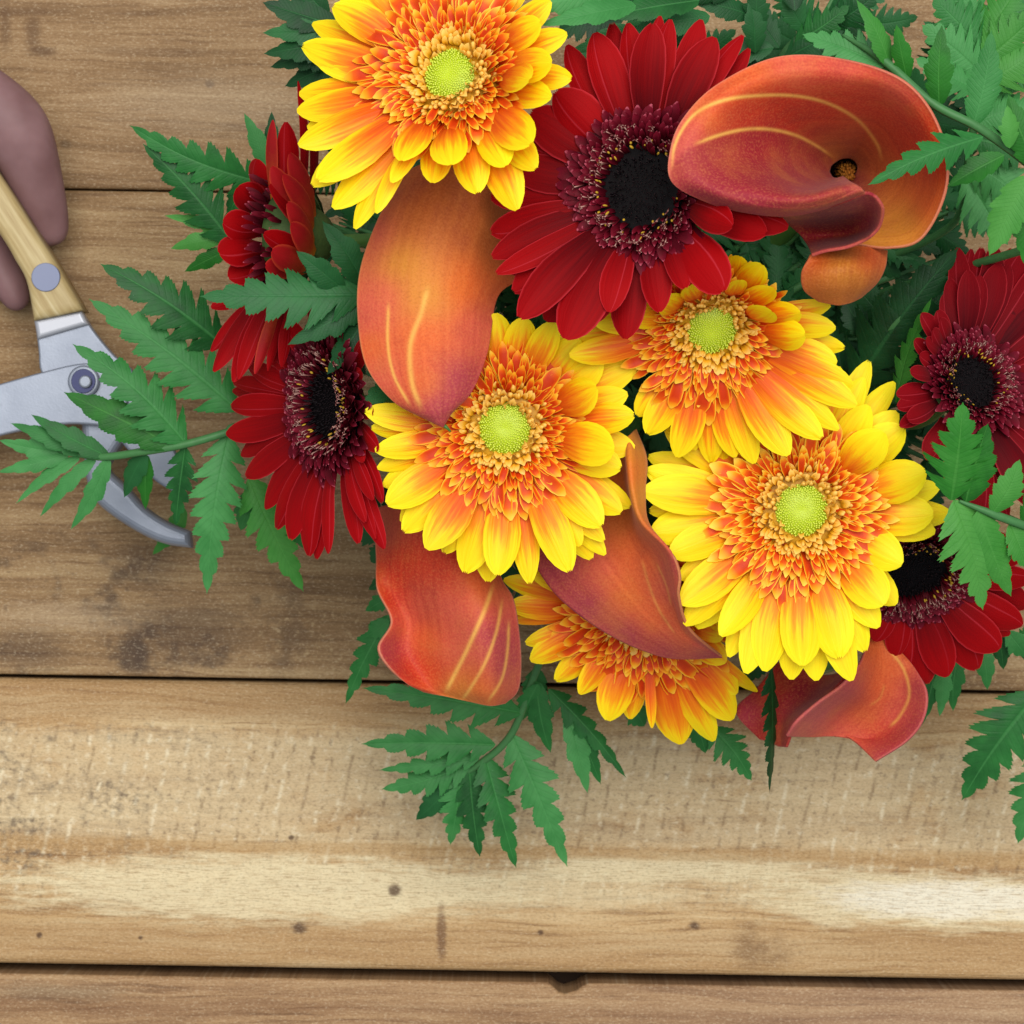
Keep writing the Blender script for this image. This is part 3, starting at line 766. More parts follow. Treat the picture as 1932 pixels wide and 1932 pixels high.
# the red gerbera turned on its edge: petals shown from behind
def gerbera_on_edge():
    rng = random.Random(77)
    C = W(572, 430, 0.150)
    root = thing('gerbera', 'dark red gerbera turned on edge under the yellow one, backs of its petals shown', 'flower', C, GR)
    R, B = M['ray_red'], M['ray_red_back']
    Z = 0.150
    rows = [  # base, tip, width, z base, z tip, up vector, material
        ((500, 400), (447, 352), 62, Z - .002, Z + .012, (-.2, 0, 1), R), ((500, 430), (420, 418), 62, Z - .002, Z + .010, (-.2, 0, 1), R), ((500, 470), (413, 480), 66, Z - .002, Z + .012, (-.2, 0, 1), R),
        ((510, 490), (430, 524), 56, Z - .006, Z + .004, (-.2, 0, 1), R), ((490, 380), (487, 300), 50, Z, Z + .010, (-.5, 0, 1), R), ((520, 400), (516, 226), 30, Z + .004, Z + .016, (-.6, 0, 1), B),
        ((535, 410), (538, 230), 46, Z + .004, Z + .014, (.5, 0, 1), R), ((565, 420), (562, 152), 24, Z + .006, Z + .02, (.8, 0, .7), R), ((575, 420), (577, 190), 28, Z + .004, Z + .012, (.9, 0, .6), R),
        ((592, 440), (545, 290), 46, Z + .008, Z + .030, (.5, 0, 1), B), ((585, 445), (512, 312), 48, Z + .008, Z + .032, (.3, 0, 1), B), ((590, 450), (530, 330), 40, Z + .010, Z + .036, (.4, .1, 1), B),
        ((590, 460), (505, 350), 44, Z + .008, Z + .030, (.2, .2, 1), R), ((592, 462), (540, 380), 44, Z + .012, Z + .036, (.4, .2, 1), B), ((592, 480), (548, 420), 46, Z + .014, Z + .036, (.3, .1, 1), B),
        ((588, 490), (495, 440), 42, Z + .006, Z + .028, (.1, 0, 1), R), ((590, 500), (512, 470), 50, Z + .010, Z + .034, (.2, -.1, 1), B), ((590, 505), (500, 500), 44, Z + .006, Z + .026, (.1, -.2, 1), B),
        ((560, 500), (470, 520), 40, Z - .002, Z + .008, (-.2, 0, 1), R), ((520, 520), (398, 580), 40, Z - .01, Z - .006, (0, 0, 1), R), ((525, 530), (399, 664), 34, Z - .004, Z - .002, (-.3, .2, 1), R),
        ((520, 530), (404, 702), 44, Z, Z + .004, (-.2, .2, 1), R), ((525, 530), (441, 721), 46, Z + .004, Z + .006, (0, .2, 1), R), ((530, 530), (452, 716), 34, Z + .008, Z + .008, (.1, .2, 1), R),
        ((535, 530), (481, 706), 26, Z + .006, Z + .008, (.6, .2, .6), B), ((540, 530), (505, 700), 26, Z + .004, Z + .006, (.6, .2, .6), R), ((545, 535), (532, 693), 28, Z + .002, Z + .004, (.5, .2, .7), R),
        ((535, 530), (515, 690), 34, Z - .004, Z - .002, (0, .1, 1), R), ((550, 530), (548, 680), 34, Z - .006, Z - .006, (.3, .1, 1), R), ((545, 540), (470, 690), 40, Z - .008, Z - .008, (0, .1, 1), R)]
    for b, tp, w, zb, zt, up, m in rows:
        local_petal(root, W(b[0], b[1], zb), W(tp[0], tp[1], zt), Vector(up), w * S(Z), rng.uniform(0.05, 0.12), rng, m, cup=rng.uniform(0.15, 0.45), twist=rng.uniform(-0.25, 0.25), side_bend=rng.uniform(-0.05, 0.05), basew=0.5)
    n = Vector((-0.95, 0.0, -0.1)).normalized()
    mb = MB()
    for k in range(120):
        a = rng.uniform(0, 2 * PI); y = math.cos(a); zz = math.sin(a)
        rr = rng.uniform(0.008, 0.022)
        b = W(515, 455, Z + .004) + Vector((rng.uniform(-0.003, 0.004), y * rr, zz * rr * 0.6))
        d = Vector((-1, y * 0.7, zz * 0.8)).normalized()
        vq, fq, uq = petal_geo(b, b + d * rng.uniform(.005, .008), Vector((0.2, 0.1, 1)), 0.002, 0.1, rng, cup=-0.4, rows=5, cols=2)
        mb.add(vq, fq, uq)
    o = part('inner_floret_ring', mb.v, mb.f, M['flo_red'], root, uvs=mb.uv); o['kind'] = 'stuff'
    cv, cf, uv = tube([W(545, 450, Z), W(572, 450, Z + .002), W(600, 452, Z), W(618, 455, Z - .004)], [.017, .014, .009, .003], 14, 8)
    cal = part('calyx', cv, cf, M['calyx'], root, uvs=uv)
    for k in range(14):
        a = 2 * PI * k / 14
        b = W(612, 455, Z - .003) + Vector((0, math.cos(a), math.sin(a))) * 0.006
        e = W(575, 450, Z) + Vector((0, math.cos(a), math.sin(a))) * 0.019
        vq, fq, uq = petal_geo(b, e, Vector((0.2, math.cos(a), math.sin(a))), 0.006, 0.12, rng, rows=5, cols=3)
        mesh_obj('sepal', [p - C for p in vq], fq, M['calyx'], cal, uvs=uq)
    stem_part(root, W(614, 455, Z - .003), Vector((1, 0, -0.3)))
gerbera_on_edge()

# ------------------------------------------------------------------ callas
ORANGE, GOLD, PLUM, RED, PINK, MAROON, BROWN = lin(226, 102, 42), lin(212, 142, 46), lin(160, 54, 76), lin(200, 46, 18), lin(216, 92, 74), lin(108, 8, 22), lin(190, 98, 42)
VEIN = lin(246, 192, 92)
DEEP = lin(152, 30, 42)  # dark red pigment that also paints in the lip's shading

def spathe(root, grid, nu, nv, pig, veins=(), name='spathe', rimcol=None, rim=(0, 0, 0, 0), thick=0.0009, vein_w=3.3, zone=None):
    """grid[row][col] = (px, py, z) on the photo's scale; smooth surface through all of them, with its own thickness"""
    G = [[Vector(p) for p in r] for r in grid]
    cols = list(zip(*[catmull(r, nv) for r in G]))
    surf = list(zip(*[catmull(cn, nu) for cn in cols]))          # surf[i][j] -> i along rows
    P = np.array([[tuple(p) for p in r] for r in surf])          # nu, nv, 3
    px, py = P[..., 0], P[..., 1]
    cp = np.array([p[:2] for p in pig], float); cc = np.array([p[2][:3] for p in pig], float)
    d2 = (px[..., None] - cp[:, 0]) ** 2 + (py[..., None] - cp[:, 1]) ** 2
    w = 1.0 / (d2 + 1500.0) ** 1.7
    col = (w[..., None] * cc).sum(2) / w.sum(2)[..., None]
    U, V = np.meshgrid(np.linspace(0, 1, nu), np.linspace(0, 1, nv), indexing='ij')
    rs = np.random.RandomState(len(veins) * 7 + nu + nv)      # fine streaks that run the length of the spathe
    st = np.zeros_like(U)
    for _ in range(26):
        st += rs.normal() * np.sin(2 * PI * (rs.uniform(3, 26) * V + rs.uniform(-0.6, 0.6) * U) + rs.uniform(0, 6.28)) * (0.5 + 0.5 * np.sin(2 * PI * (rs.uniform(0.3, 1.5) * U + rs.uniform(0, 1))))
    st = st / np.abs(st).max()
    col = np.clip(col * (1 + np.array([0.10, 0.20, 0.16]) * st[..., None]), 0, 1)
    if rimcol is not None:
        m = np.zeros_like(U)
        for e, dd in zip(rim, (U, 1 - U, V, 1 - V)):
            if e: m = np.maximum(m, np.clip(1 - dd / e, 0, 1) ** 1.5)
        col = col * (1 - 0.75 * m[..., None]) + np.array(rimcol[:3]) * 0.75 * m[..., None]
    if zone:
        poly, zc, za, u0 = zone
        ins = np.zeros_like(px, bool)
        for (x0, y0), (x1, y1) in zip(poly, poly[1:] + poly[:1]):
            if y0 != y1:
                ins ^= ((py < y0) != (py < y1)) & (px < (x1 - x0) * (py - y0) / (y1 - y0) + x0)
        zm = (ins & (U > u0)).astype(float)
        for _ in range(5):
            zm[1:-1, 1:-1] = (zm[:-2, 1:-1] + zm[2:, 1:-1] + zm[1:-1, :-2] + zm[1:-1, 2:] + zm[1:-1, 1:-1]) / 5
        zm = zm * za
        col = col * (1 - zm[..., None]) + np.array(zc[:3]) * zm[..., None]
    for line in veins:
        ln = np.array([tuple(p)[:2] for p in catmull([(a, b, 0) for a, b in line[0]], 260)])
        dd2 = (px[..., None] - ln[:, 0]) ** 2 + (py[..., None] - ln[:, 1]) ** 2
        ix = dd2.argmin(2); along = ix / 259.0
        dist = np.sqrt(np.take_along_axis(dd2, ix[..., None], 2)[..., 0])
        ww = vein_w * line[1]
        m = np.exp(-(dist / ww) ** 2) * line[2] * np.clip(np.minimum(along, 1 - along) * 9 + 0.15, 0, 1)
        col = col * (1 - m[..., None]) + np.array(VEIN[:3]) * m[..., None]
    verts = [W(*P[i, j]) for i in range(nu) for j in range(nv)]
    faces = [(i * nv + j, i * nv + j + 1, (i + 1) * nv + j + 1, (i + 1) * nv + j) for i in range(nu - 1) for j in range(nv - 1)]
    rgba = np.concatenate([col.reshape(-1, 3), np.ones((nu * nv, 1))], 1)
    o = part(name, verts, faces, M['calla'], root, cols=rgba)
    sm = o.modifiers.new('thickness', 'SOLIDIFY'); sm.thickness = thick; sm.offset = 0
    return o

GC = 'orange callas in the bouquet'
def lowered(grid, dz): return [[(a, b, c + dz) for a, b, c in r] for r in grid]

# tall calla between the gerberas
r = thing('calla', 'tall smooth orange calla pointing down between two yellow gerberas', 'flower', W(800, 330, .18), GC)
g = [[(760, 330, .188), (800, 310, .194), (860, 300, .197), (920, 330, .192), (965, 400, .178)],
     [(712, 420, .194), (755, 400, .200), (830, 390, .203), (905, 420, .198), (985, 468, .180)],
     [(680, 512, .197), (728, 505, .2025), (800, 500, .206), (880, 505, .202), (985, 520, .183)],
     [(676, 600, .198), (724, 600, .203), (795, 600, .206), (868, 590, .203), (938, 560, .191)],
     [(692, 690, .198), (738, 693, .202), (800, 697, .205), (866, 690, .2025), (919, 662, .195)],
     [(742, 755, .199), (770, 762, .2015), (812, 768, .2035), (854, 757, .202), (890, 736, .198)],
     [(802, 788, .199), (813, 791, .2005), (826, 792, .201), (841, 786, .2005), (853, 776, .199)],
     [(835, 804, .1985)] * 5]
spathe(r, g, 160, 130, [(700, 450, PINK), (800, 420, BROWN), (880, 440, BROWN), (690, 600, PINK), (720, 560, PINK), (800, 560, GOLD), (760, 500, GOLD), (880, 540, ORANGE), (800, 640, ORANGE), (900, 620, PINK), (720, 700, PINK), (800, 720, ORANGE), (860, 720, PLUM), (830, 770, PLUM), (700, 660, ORANGE)],
       [([(734, 570), (733, 650), (745, 710), (775, 765)], 0.9, 0.8), ([(808, 540), (795, 590), (775, 650), (778, 720), (795, 770)], 1.5, 0.75)], rimcol=lin(206, 150, 96), rim=(0, 0, 0.02, 0.0))
v, f, uv = tube([W(832, 799, .197), W(842, 806, .198), W(850, 814, .197)], [.0008, .0006, .0003], 6, 8)
part('tip_hook', v, f, M['stem'], r, uvs=uv)
stem_part(r, W(850, 330, .190), Vector((0.3, 0.2, -1)).normalized(), .004)

# open calla seen into the throat
r = thing('calla', 'open red orange calla with curled lip and dark throat over the large red gerbera', 'flower', W(1585, 325, .15), GC)
cols0 = [[(1600, 345, .165), (1608, 390, .19), (1604, 430, .205), (1598, 458, .210)],
        [(1615, 340, .165), (1650, 395, .19), (1668, 440, .207), (1676, 468, .213)],
        [(1625, 330, .165), (1685, 370, .19), (1722, 420, .21), (1742, 446, .217)],
        [(1630, 315, .165), (1705, 335, .192), (1762, 345, .216), (1787, 345, .224)],
        [(1625, 300, .165), (1690, 280, .195), (1745, 255, .22), (1770, 236, .227)],
        [(1612, 290, .165), (1650, 235, .2), (1685, 180, .224), (1704, 152, .231)],
        [(1595, 288, .168), (1592, 230, .205), (1588, 155, .232), (1583, 110, .236)],
        [(1580, 292, .17), (1530, 230, .212), (1490, 155, .238), (1463, 108, .240)],
        [(1568, 300, .172), (1490, 240, .216), (1400, 185, .242), (1352, 160, .243)],
        [(1560, 308, .175), (1460, 265, .22), (1345, 240, .245), (1288, 224, .246)],
        [(1555, 316, .178), (1450, 295, .224), (1325, 290, .246), (1264, 284, .247)],
        [(1553, 325, .18), (1450, 322, .233), (1332, 330, .249), (1267, 342, .247)],
        [(1556, 334, .183), (1460, 344, .242), (1372, 364, .252), (1330, 378, .244)],
        [(1562, 342, .186), (1490, 360, .247), (1432, 384, .253), (1400, 398, .242)],
        [(1572, 345, .19), (1530, 364, .250), (1502, 390, .254), (1480, 406, .241)],
        [(1582, 343, .195), (1570, 355, .251), (1560, 380, .255), (1550, 394, .245)],
        [(1592, 340, .2), (1605, 345, .246), (1624, 355, .253), (1632, 364, .251)]]
cols = [[(1592 + (p[0][0] - 1592) * 0.72, 320 + (p[0][1] - 320) * 0.72, p[0][2])] + p[1:] for p in cols0]
spathe(r, cols, 300, 150, [(1300, 260, PINK), (1290, 330, PINK), (1400, 150, ORANGE), (1500, 120, PINK), (1600, 130, PINK), (1690, 160, PINK), (1480, 200, RED), (1400, 220, RED), (1560, 210, RED), (1500, 230, RED), (1650, 200, RED), (1720, 260, RED), (1600, 180, RED), (1620, 270, BROWN), (1680, 330, BROWN), (1700, 420, GOLD), (1640, 440, GOLD), (1560, 290, GOLD),
        (1350, 230, ORANGE), (1450, 280, RED), (1500, 280, RED), (1400, 290, DEEP), (1330, 305, PLUM), (1480, 330, DEEP), (1400, 340, DEEP), (1530, 310, DEEP), (1360, 320, DEEP), (1440, 280, DEEP), (1440, 310, DEEP), (1490, 290, DEEP), (1310, 340, PLUM), (1360, 360, PLUM), (1420, 385, PLUM), (1520, 398, PLUM), (1600, 355, PLUM), (1560, 370, DEEP), (1760, 380, ORANGE), (1770, 300, RED)],
       [([(1268, 318), (1275, 270), (1310, 218), (1370, 188), (1440, 178), (1510, 180), (1570, 196), (1620, 226), (1655, 268), (1666, 300)], 1.0, 0.9),
        ([(1310, 272), (1350, 256), (1400, 244), (1450, 243), (1500, 254), (1540, 274), (1566, 292)], 1.0, 0.9)], rimcol=lin(214, 128, 104), rim=(0, 0, 0, 0.03),
       zone=([(1300, 280), (1350, 258), (1400, 246), (1450, 245), (1500, 256), (1540, 276), (1566, 296), (1578, 345), (1640, 366), (1550, 398), (1480, 410), (1400, 402), (1330, 384), (1260, 346), (1270, 310)], lin(150, 34, 48), 0.62, 0.45))  # flap below the second vein: plum pigment plus painted-in shading of the lip
lip = [[(1462, 402, .241), (1540, 394, .245), (1590, 380, .249), (1632, 364, .251), (1654, 371, .250)],
       [(1490, 424, .217), (1545, 420, .216), (1600, 412, .221), (1642, 397, .232), (1666, 394, .246)],
       [(1520, 455, .211), (1555, 450, .209), (1600, 445, .213), (1637, 432, .223), (1660, 426, .239)],
       [(1532, 482, .226), (1556, 474, .228), (1596, 467, .230), (1626, 456, .232), (1643, 447, .235)]]
spathe(r, lip, 60, 60, [(1540, 410, MAROON), (1600, 430, MAROON), (1640, 400, DEEP), (1655, 420, PLUM), (1560, 465, DEEP)], name='lip', rimcol=lin(206, 90, 84), rim=(0, 0.07, 0, 0.10))
tail = [[(1530, 481, .224), (1570, 471, .219), (1610, 465, .214), (1645, 468, .210), (1673, 474, .203)],
        [(1513, 512, .223), (1558, 505, .226), (1600, 500, .226), (1640, 500, .221), (1669, 503, .210)],
        [(1517, 545, .219), (1558, 540, .224), (1596, 538, .224), (1632, 535, .220), (1654, 532, .212)],
        [(1545, 567, .213), (1563, 571, .215), (1583, 574, .215), (1605, 569, .213), (1624, 560, .209)]]
spathe(r, tail, 60, 60, [(1590, 505, lin(178, 118, 34)), (1570, 520, lin(178, 112, 34)), (1540, 490, RED), (1525, 530, BROWN), (1580, 555, BROWN), (1640, 490, RED), (1640, 530, BROWN), (1600, 565, BROWN), (1610, 525, lin(178, 118, 34))], name='tail', rimcol=lin(206, 106, 60), rim=(0.04, 0.05, 0.05, 0.05))
rs = random.Random(3); mb = MB()
for k in range(170):
    q = rs.random(); an = k * 2.39996
    c0 = W(1590, 320, .128).lerp(W(1602, 331, .174), q); rad = .0036 * (1 - q ** 4)
    d = Vector((math.cos(an), math.sin(an), 0.35))
    mb.add(*blob(c0 + d * rad * 0.7, d, .0016, .0006, rings=2, seg=5))
mb.add(*tube([W(1590, 320, .125), W(1597, 326, .152), W(1602, 331, .173)], [.003, .003, .0012], 10, 10))
o = part('spadix', mb.v, mb.f, M['spadix'], r, uvs=mb.uv); o['kind'] = 'stuff'
fun = []
fv, ff, fuv = tube([W(1592, 318, .167), W(1590, 322, .150), W(1570, 350, .130), W(1540, 380, .115)], [.0056, .0054, .0048, .004], 14, 12)
ff = ff[:-2]
part('funnel', fv, ff, mat_plain('calla_funnel', lin(150, 88, 40), 0.5, 0.3, var=0.25), r, uvs=fuv)
stem_part(r, W(1540, 380, .116), Vector((-0.4, -0.3, -1)).normalized(), .004)

# calla hanging at the lower left
r = thing('calla', 'red orange calla with three yellow veins hanging below a yellow gerbera onto fern', 'flower', W(830, 960, .12), GC)
g = [[(706, 960, .128), (770, 945, .150), (840, 945, .156), (900, 975, .150), (928, 1040, .138)],
     [(711, 1050, .138), (760, 1050, .150), (830, 1050, .158), (900, 1060, .155), (946, 1095, .144)],
     [(711, 1110, .146), (760, 1120, .144), (830, 1120, .155), (905, 1130, .159), (967, 1130, .146)],
     [(738, 1172, .147), (775, 1175, .141), (840, 1185, .151), (915, 1190, .159), (978, 1190, .145)],
     [(714, 1225, .154), (768, 1230, .141), (845, 1240, .149), (920, 1245, .156), (982, 1255, .141)],
     [(752, 1278, .150), (800, 1287, .143), (860, 1297, .146), (920, 1302, .150), (976, 1302, .138)],
     [(800, 1304, .142), (840, 1313, .142), (885, 1322, .142), (925, 1330, .142), (952, 1326, .136)]]
spathe(r, g, 140, 120, [(725, 1000, PINK), (760, 1060, RED), (850, 1060, RED), (730, 1130, RED), (780, 1160, PINK), (740, 1230, PLUM), (800, 1200, ORANGE), (860, 1150, PINK), (860, 1230, PINK), (820, 1270, RED), (930, 1200, PLUM), (950, 1260, PLUM), (900, 1290, ORANGE), (900, 1100, ORANGE), (960, 1150, PINK), (870, 1300, GOLD), (770, 1260, RED)],
       [([(930, 1100), (910, 1160), (885, 1220), (860, 1270), (842, 1304)], 1.15, 0.85), ([(946, 1130), (935, 1190), (915, 1250), (890, 1295), (872, 1318)], 0.85, 0.75), ([(958, 1170), (955, 1230), (945, 1280), (920, 1322)], 0.8, 0.7)], rimcol=lin(214, 140, 110), rim=(0, 0.015, 0.015, 0.015))
stem_part(r, W(840, 955, .150), Vector((0.6, 0.4, -0.6)).normalized(), .004)

# calla with the rolled edge
r = thing('calla', 'pinkish orange calla with rolled edge lying between the two lower yellow gerberas', 'flower', W(1130, 900, .15), GC)
g = [[(1000, 1030, .150), (1060, 960, .155), (1120, 900, .160), (1168, 852, .164), (1184, 826, .184), (1199, 810, .174)],
     [(1008, 1058, .152), (1070, 1000, .158), (1130, 940, .162), (1176, 890, .166), (1186, 870, .190), (1219, 866, .178)],
     [(1020, 1082, .153), (1085, 1040, .160), (1145, 990, .163), (1186, 950, .168), (1194, 935, .192), (1216, 935, .180)],
     [(1050, 1122, .153), (1110, 1080, .161), (1165, 1040, .165), (1203, 1008, .172), (1210, 985, .192), (1224, 990, .186)],
     [(1090, 1157, .152), (1145, 1120, .160), (1195, 1085, .166), (1235, 1055, .175), (1257, 1038, .188), (1269, 1046, .189)],
     [(1140, 1191, .15), (1185, 1160, .158), (1225, 1130, .164), (1255, 1105, .172), (1271, 1088, .184), (1283, 1086, .188)],
     [(1200, 1221, .148), (1232, 1195, .156), (1258, 1170, .162), (1273, 1145, .168), (1278, 1132, .178), (1281, 1126, .183)],
     [(1270, 1241, .147), (1285, 1225, .153), (1295, 1210, .158), (1298, 1198, .161), (1299, 1190, .165), (1301, 1186, .168)],
     [(1362, 1239, .146)] * 6]
spathe(r, g, 120, 100, [(1060, 1060, PLUM), (1100, 1000, BROWN), (1150, 960, BROWN), (1200, 850, GOLD), (1205, 930, GOLD), (1190, 900, ORANGE), (1130, 1060, PINK), (1110, 1150, PLUM), (1180, 1200, PLUM), (1190, 1120, ORANGE), (1230, 1070, ORANGE), (1268, 1070, PLUM), (1278, 1110, PINK), (1240, 1160, ORANGE), (1260, 1225, PLUM), (1290, 1200, ORANGE), (1330, 1230, PLUM), (1170, 1040, ORANGE)],
       [([(1213, 1055), (1225, 1100), (1245, 1150), (1275, 1195)], 0.7, 0.35), ([(1240, 1060), (1258, 1100), (1268, 1140)], 0.6, 0.3)], rimcol=lin(210, 140, 90), rim=(0, 0, 0.0, 0.05))
stem_part(r, W(1110, 935, .155), Vector((0.3, 0.5, -0.8)).normalized(), .004)

# lowest calla
r = thing('calla', 'folded orange pink calla lowest in the bouquet, under the widest yellow gerbera', 'flower', W(1600, 1250, .10), GC)
g = [[(1640, 1193, .122), (1650, 1195, .124), (1662, 1201, .124), (1676, 1211, .122)],
     [(1622, 1250, .136), (1655, 1245, .126), (1690, 1245, .124), (1720, 1254, .124)],
     [(1588, 1292, .144), (1640, 1298, .124), (1700, 1300, .122), (1748, 1303, .130)],
     [(1543, 1325, .147), (1600, 1342, .119), (1680, 1355, .118), (1743, 1355, .130)],
     [(1503, 1360, .147), (1565, 1377, .119), (1638, 1393, .115), (1712, 1397, .128)],
     [(1484, 1388, .142), (1530, 1389, .123), (1597, 1390, .115), (1652, 1437, .124)]]
spathe(r, g, 80, 70, [(1650, 1210, ORANGE), (1690, 1250, ORANGE), (1735, 1300, PLUM), (1660, 1300, ORANGE), (1600, 1300, PLUM), (1540, 1330, PLUM), (1620, 1350, BROWN), (1700, 1340, PINK), (1730, 1370, PLUM), (1660, 1420, PLUM), (1560, 1380, PINK), (1600, 1385, PINK), (1650, 1380, RED)],
       [([(1668, 1216), (1705, 1262), (1717, 1310), (1700, 1350), (1680, 1372)], 0.9, 0.6), ([(1640, 1330), (1660, 1315), (1668, 1290)], 0.6, 0.3)], rimcol=lin(196, 96, 96), rim=(0, 0, 0.03, 0.02))
g = [[(1468, 1250, .108), (1510, 1262, .114), (1560, 1275, .120), (1612, 1262, .132)],
     [(1428, 1300, .108), (1470, 1310, .119), (1520, 1320, .128), (1566, 1310, .142)],
     [(1390, 1342, .110), (1440, 1352, .119), (1480, 1360, .130), (1508, 1357, .145)],
     [(1434, 1394, .114), (1455, 1400, .118), (1470, 1408, .124), (1484, 1410, .133)]]
spathe(r, g, 60, 60, [(1450, 1300, RED), (1500, 1310, MAROON), (1420, 1340, PLUM), (1460, 1380, RED), (1500, 1350, PLUM)], name='outer_fold', rimcol=lin(190, 80, 80), rim=(0, 0.03, 0.03, 0.0))
stem_part(r, W(1560, 1265, .112), Vector((-0.2, 0.7, -0.3)).normalized(), .0035)

# ------------------------------------------------------------------ fern fronds
def pinna_geo(base, tip, width, lobes, bow, bend, fold, roll, rng, cutb=0.88, cutt=0.30, peak=0.22):
    """one leaflet: midrib, a body on each side and forward-pointing toothed lobes"""
    d = tip - base; L = d.length
    dn, side, upn = frame_from(d, Vector((0, 0, 1)))
    side, upn = (side * math.cos(roll) + upn * math.sin(roll)), (upn * math.cos(roll) - side * math.sin(roll))
    KS = 12
    shear = 0.66
    def env(s):
        a = min(1.0, (s + 0.10) / (peak + 0.10))
        return (a ** 0.7) * max(0.0, (1 - s)) ** 0.74 * (1.18 - 0.2 * s)
    def curve(s):
        return base + d * s + upn * (bow * L * math.sin(PI * min(s, 1))) + side * (bend * L * math.sin(PI * s * 0.9))
    v = []; f = []; uv = []
    for sg in (-1, 1):
        first = len(v)
        n = 0
        off = rng.uniform(-0.2, 0.2)
        for i in range(lobes):
            tl = rng.uniform(-0.12, 0.16); sz = rng.uniform(0.9, 1.08)
            for k in range(KS):
                p = k / KS
                s0 = min(1.0, max(0.0, (i + p + (off if i else off * p)) / (lobes + off)))
                cut = cutb + (cutt - cutb) * min(1, s0 * 1.1)
                full = env(s0) * width * 0.5
                if p < 0.68: hp = (p / 0.68) ** 0.55
                else: hp = max(0.0, 1 - ((p - 0.68) / 0.32) ** 1.6)
                tooth = (0.07 if k % 2 else -0.045) * (1 if 1 < k < KS - 1 else 0)
                lat = max(full * ((1 - cut) + cut * hp * sz + tooth * (0.4 + cut)), width * 0.012)
                body = max(full * (1 - cut) * 0.9, width * 0.010)
                if body > lat * 0.95: body = lat * 0.95
                so = s0 + shear * lat / L * (1 - 0.35 * s0); sb = s0 + shear * body / L * (1 - 0.35 * s0)
                c0 = curve(s0); cb = curve(min(sb, 1.0)); c1 = curve(min(so, 1.02))
                smooth_lift = (0.05 - fold)
                # each lobe is its own little trough with a raised front edge
                lob = (tl + 0.22 * (p - 0.5)) * (lat - body)
                v.append(c0 - upn * (0.03 * full)); uv.append((s0, 0.5))
                v.append(cb + side * (sg * body) + upn * (smooth_lift * body + 0.03 * full)); uv.append((sb, 0.5 + sg * 0.5 * body / max(full, 1e-9)))
                v.append(c1 + side * (sg * lat) + upn * (smooth_lift * lat + lob - 0.30 * (lat - body) ** 2 / max(full, 1e-9))); uv.append((so, 0.5 + sg * 0.5 * min(1, lat / max(full, 1e-9))))
                n += 1
        c1 = curve(1.0)
        v += [c1, c1, c1 + dn * (0.02 * L)]; uv += [(1, .5), (1, .5), (1, .5)]; n += 1
        for j in range(n - 1):
            a = first + j * 3
            for q in (0, 1):
                fc = (a + q, a + q + 1, a + q + 4, a + q + 3)
                f.append(fc if sg > 0 else fc[::-1])
    return v, f, uv

def frond(label, group, rachis, pinnae, mat='leaf_a', seed=0, rr=0.0011, zdef=None, name='fern_frond', base_to_hub=True):
    """rachis: list of (px,py,z), from the hidden base to the tip; pinnae: (bx,by,bz, tx,ty,tz, width, lobes[, mat])"""
    rng = random.Random(seed)
    root = thing(name, label, 'fern', W(*rachis[0]), group)
    pts = [W(*p) for p in rachis]
    if base_to_hub:
        st = pts[0]; to = (st - HUB); to.z = 0
        end = HUB + to.normalized() * 0.035; end.z = 0.064
        pts = [end, end.lerp(st, 0.5) + Vector((0, 0, -0.004))] + pts
    v, f, uv = tube(pts, [rr * 1.6] + [rr * 1.3] * (len(pts) - 2) + [rr * 0.45], 7, 10 * len(pts))
    part('rachis', v, f, M['rachis'], root, uvs=uv)
    for p in pinnae:
        b = W(p[0], p[1], p[2]); t = W(p[3], p[4], p[5]); w = p[6] * S(p[2]) * 1.18; lb = p[7]; lb = lb - 2 if lb > 7 else (lb - 1 if lb == 7 else lb)
        m = M[p[8]] if len(p) > 8 and p[8] else M[mat]
        roll = p[9] if len(p) > 9 else rng.uniform(-0.28, 0.28)
        v, f, uv = pinna_geo(b, t, w, lb, rng.uniform(0.02, 0.08), rng.uniform(-0.05, 0.05), rng.uniform(-0.05, 0.30), roll, rng,
                             cutb=0.80 if lb >= 6 else 0.30, cutt=0.34 if lb >= 6 else 0.18, peak=0.26 if lb >= 6 else 0.40)
        o = mesh_obj('pinna', [q - b for q in v], f, m, root, uvs=uv)
        o.location = b - root.location
    return root

# frond over the shears
frond('broad fern frond reaching over the shears, its tip beyond the metal pivot', 'fern fronds', [(470, 800, .112), (430, 815, .115), (350, 838, .116), (270, 852, .114), (190, 862, .110), (110, 852, .106)],
    [(425, 655, .118, 192, 502, .128, 120, 9), (450, 775, .118, 170, 570, .126, 125, 10), (352, 838, .116, 138, 655, .124, 110, 9), (330, 842, .116, 124, 742, .118, 92, 5, 'leaf_c'), (205, 862, .11, 62, 782, .114, 54, 4),
     (160, 858, .108, 22, 800, .112, 46, 4), (120, 853, .106, 0, 830, .107, 44, 4), (130, 858, .106, -4, 890, .107, 40, 4), (150, 862, .107, 33, 950, .104, 34, 4), (180, 864, .108, 78, 974, .103, 38, 4), (205, 864, .110, 133, 996, .103, 46, 4),
     (275, 854, .112, 236, 938, .102, 52, 3, 'leaf_b'), (275, 858, .11, 275, 960, .098, 40, 3, 'leaf_c'), (350, 842, .113, 332, 990, .102, 66, 6), (432, 818, .112, 394, 1116, .100, 108, 10), (470, 900, .104, 572, 1112, .092, 100, 8, 'leaf_c'),
     (350, 960, .016, 288, 1045, .012, 46, 4, 'leaf_c'), (480, 920, .10, 455, 1000, .092, 60, 5), (520, 950, .100, 600, 1040, .09, 60, 5)], mat='leaf_a', seed=1)
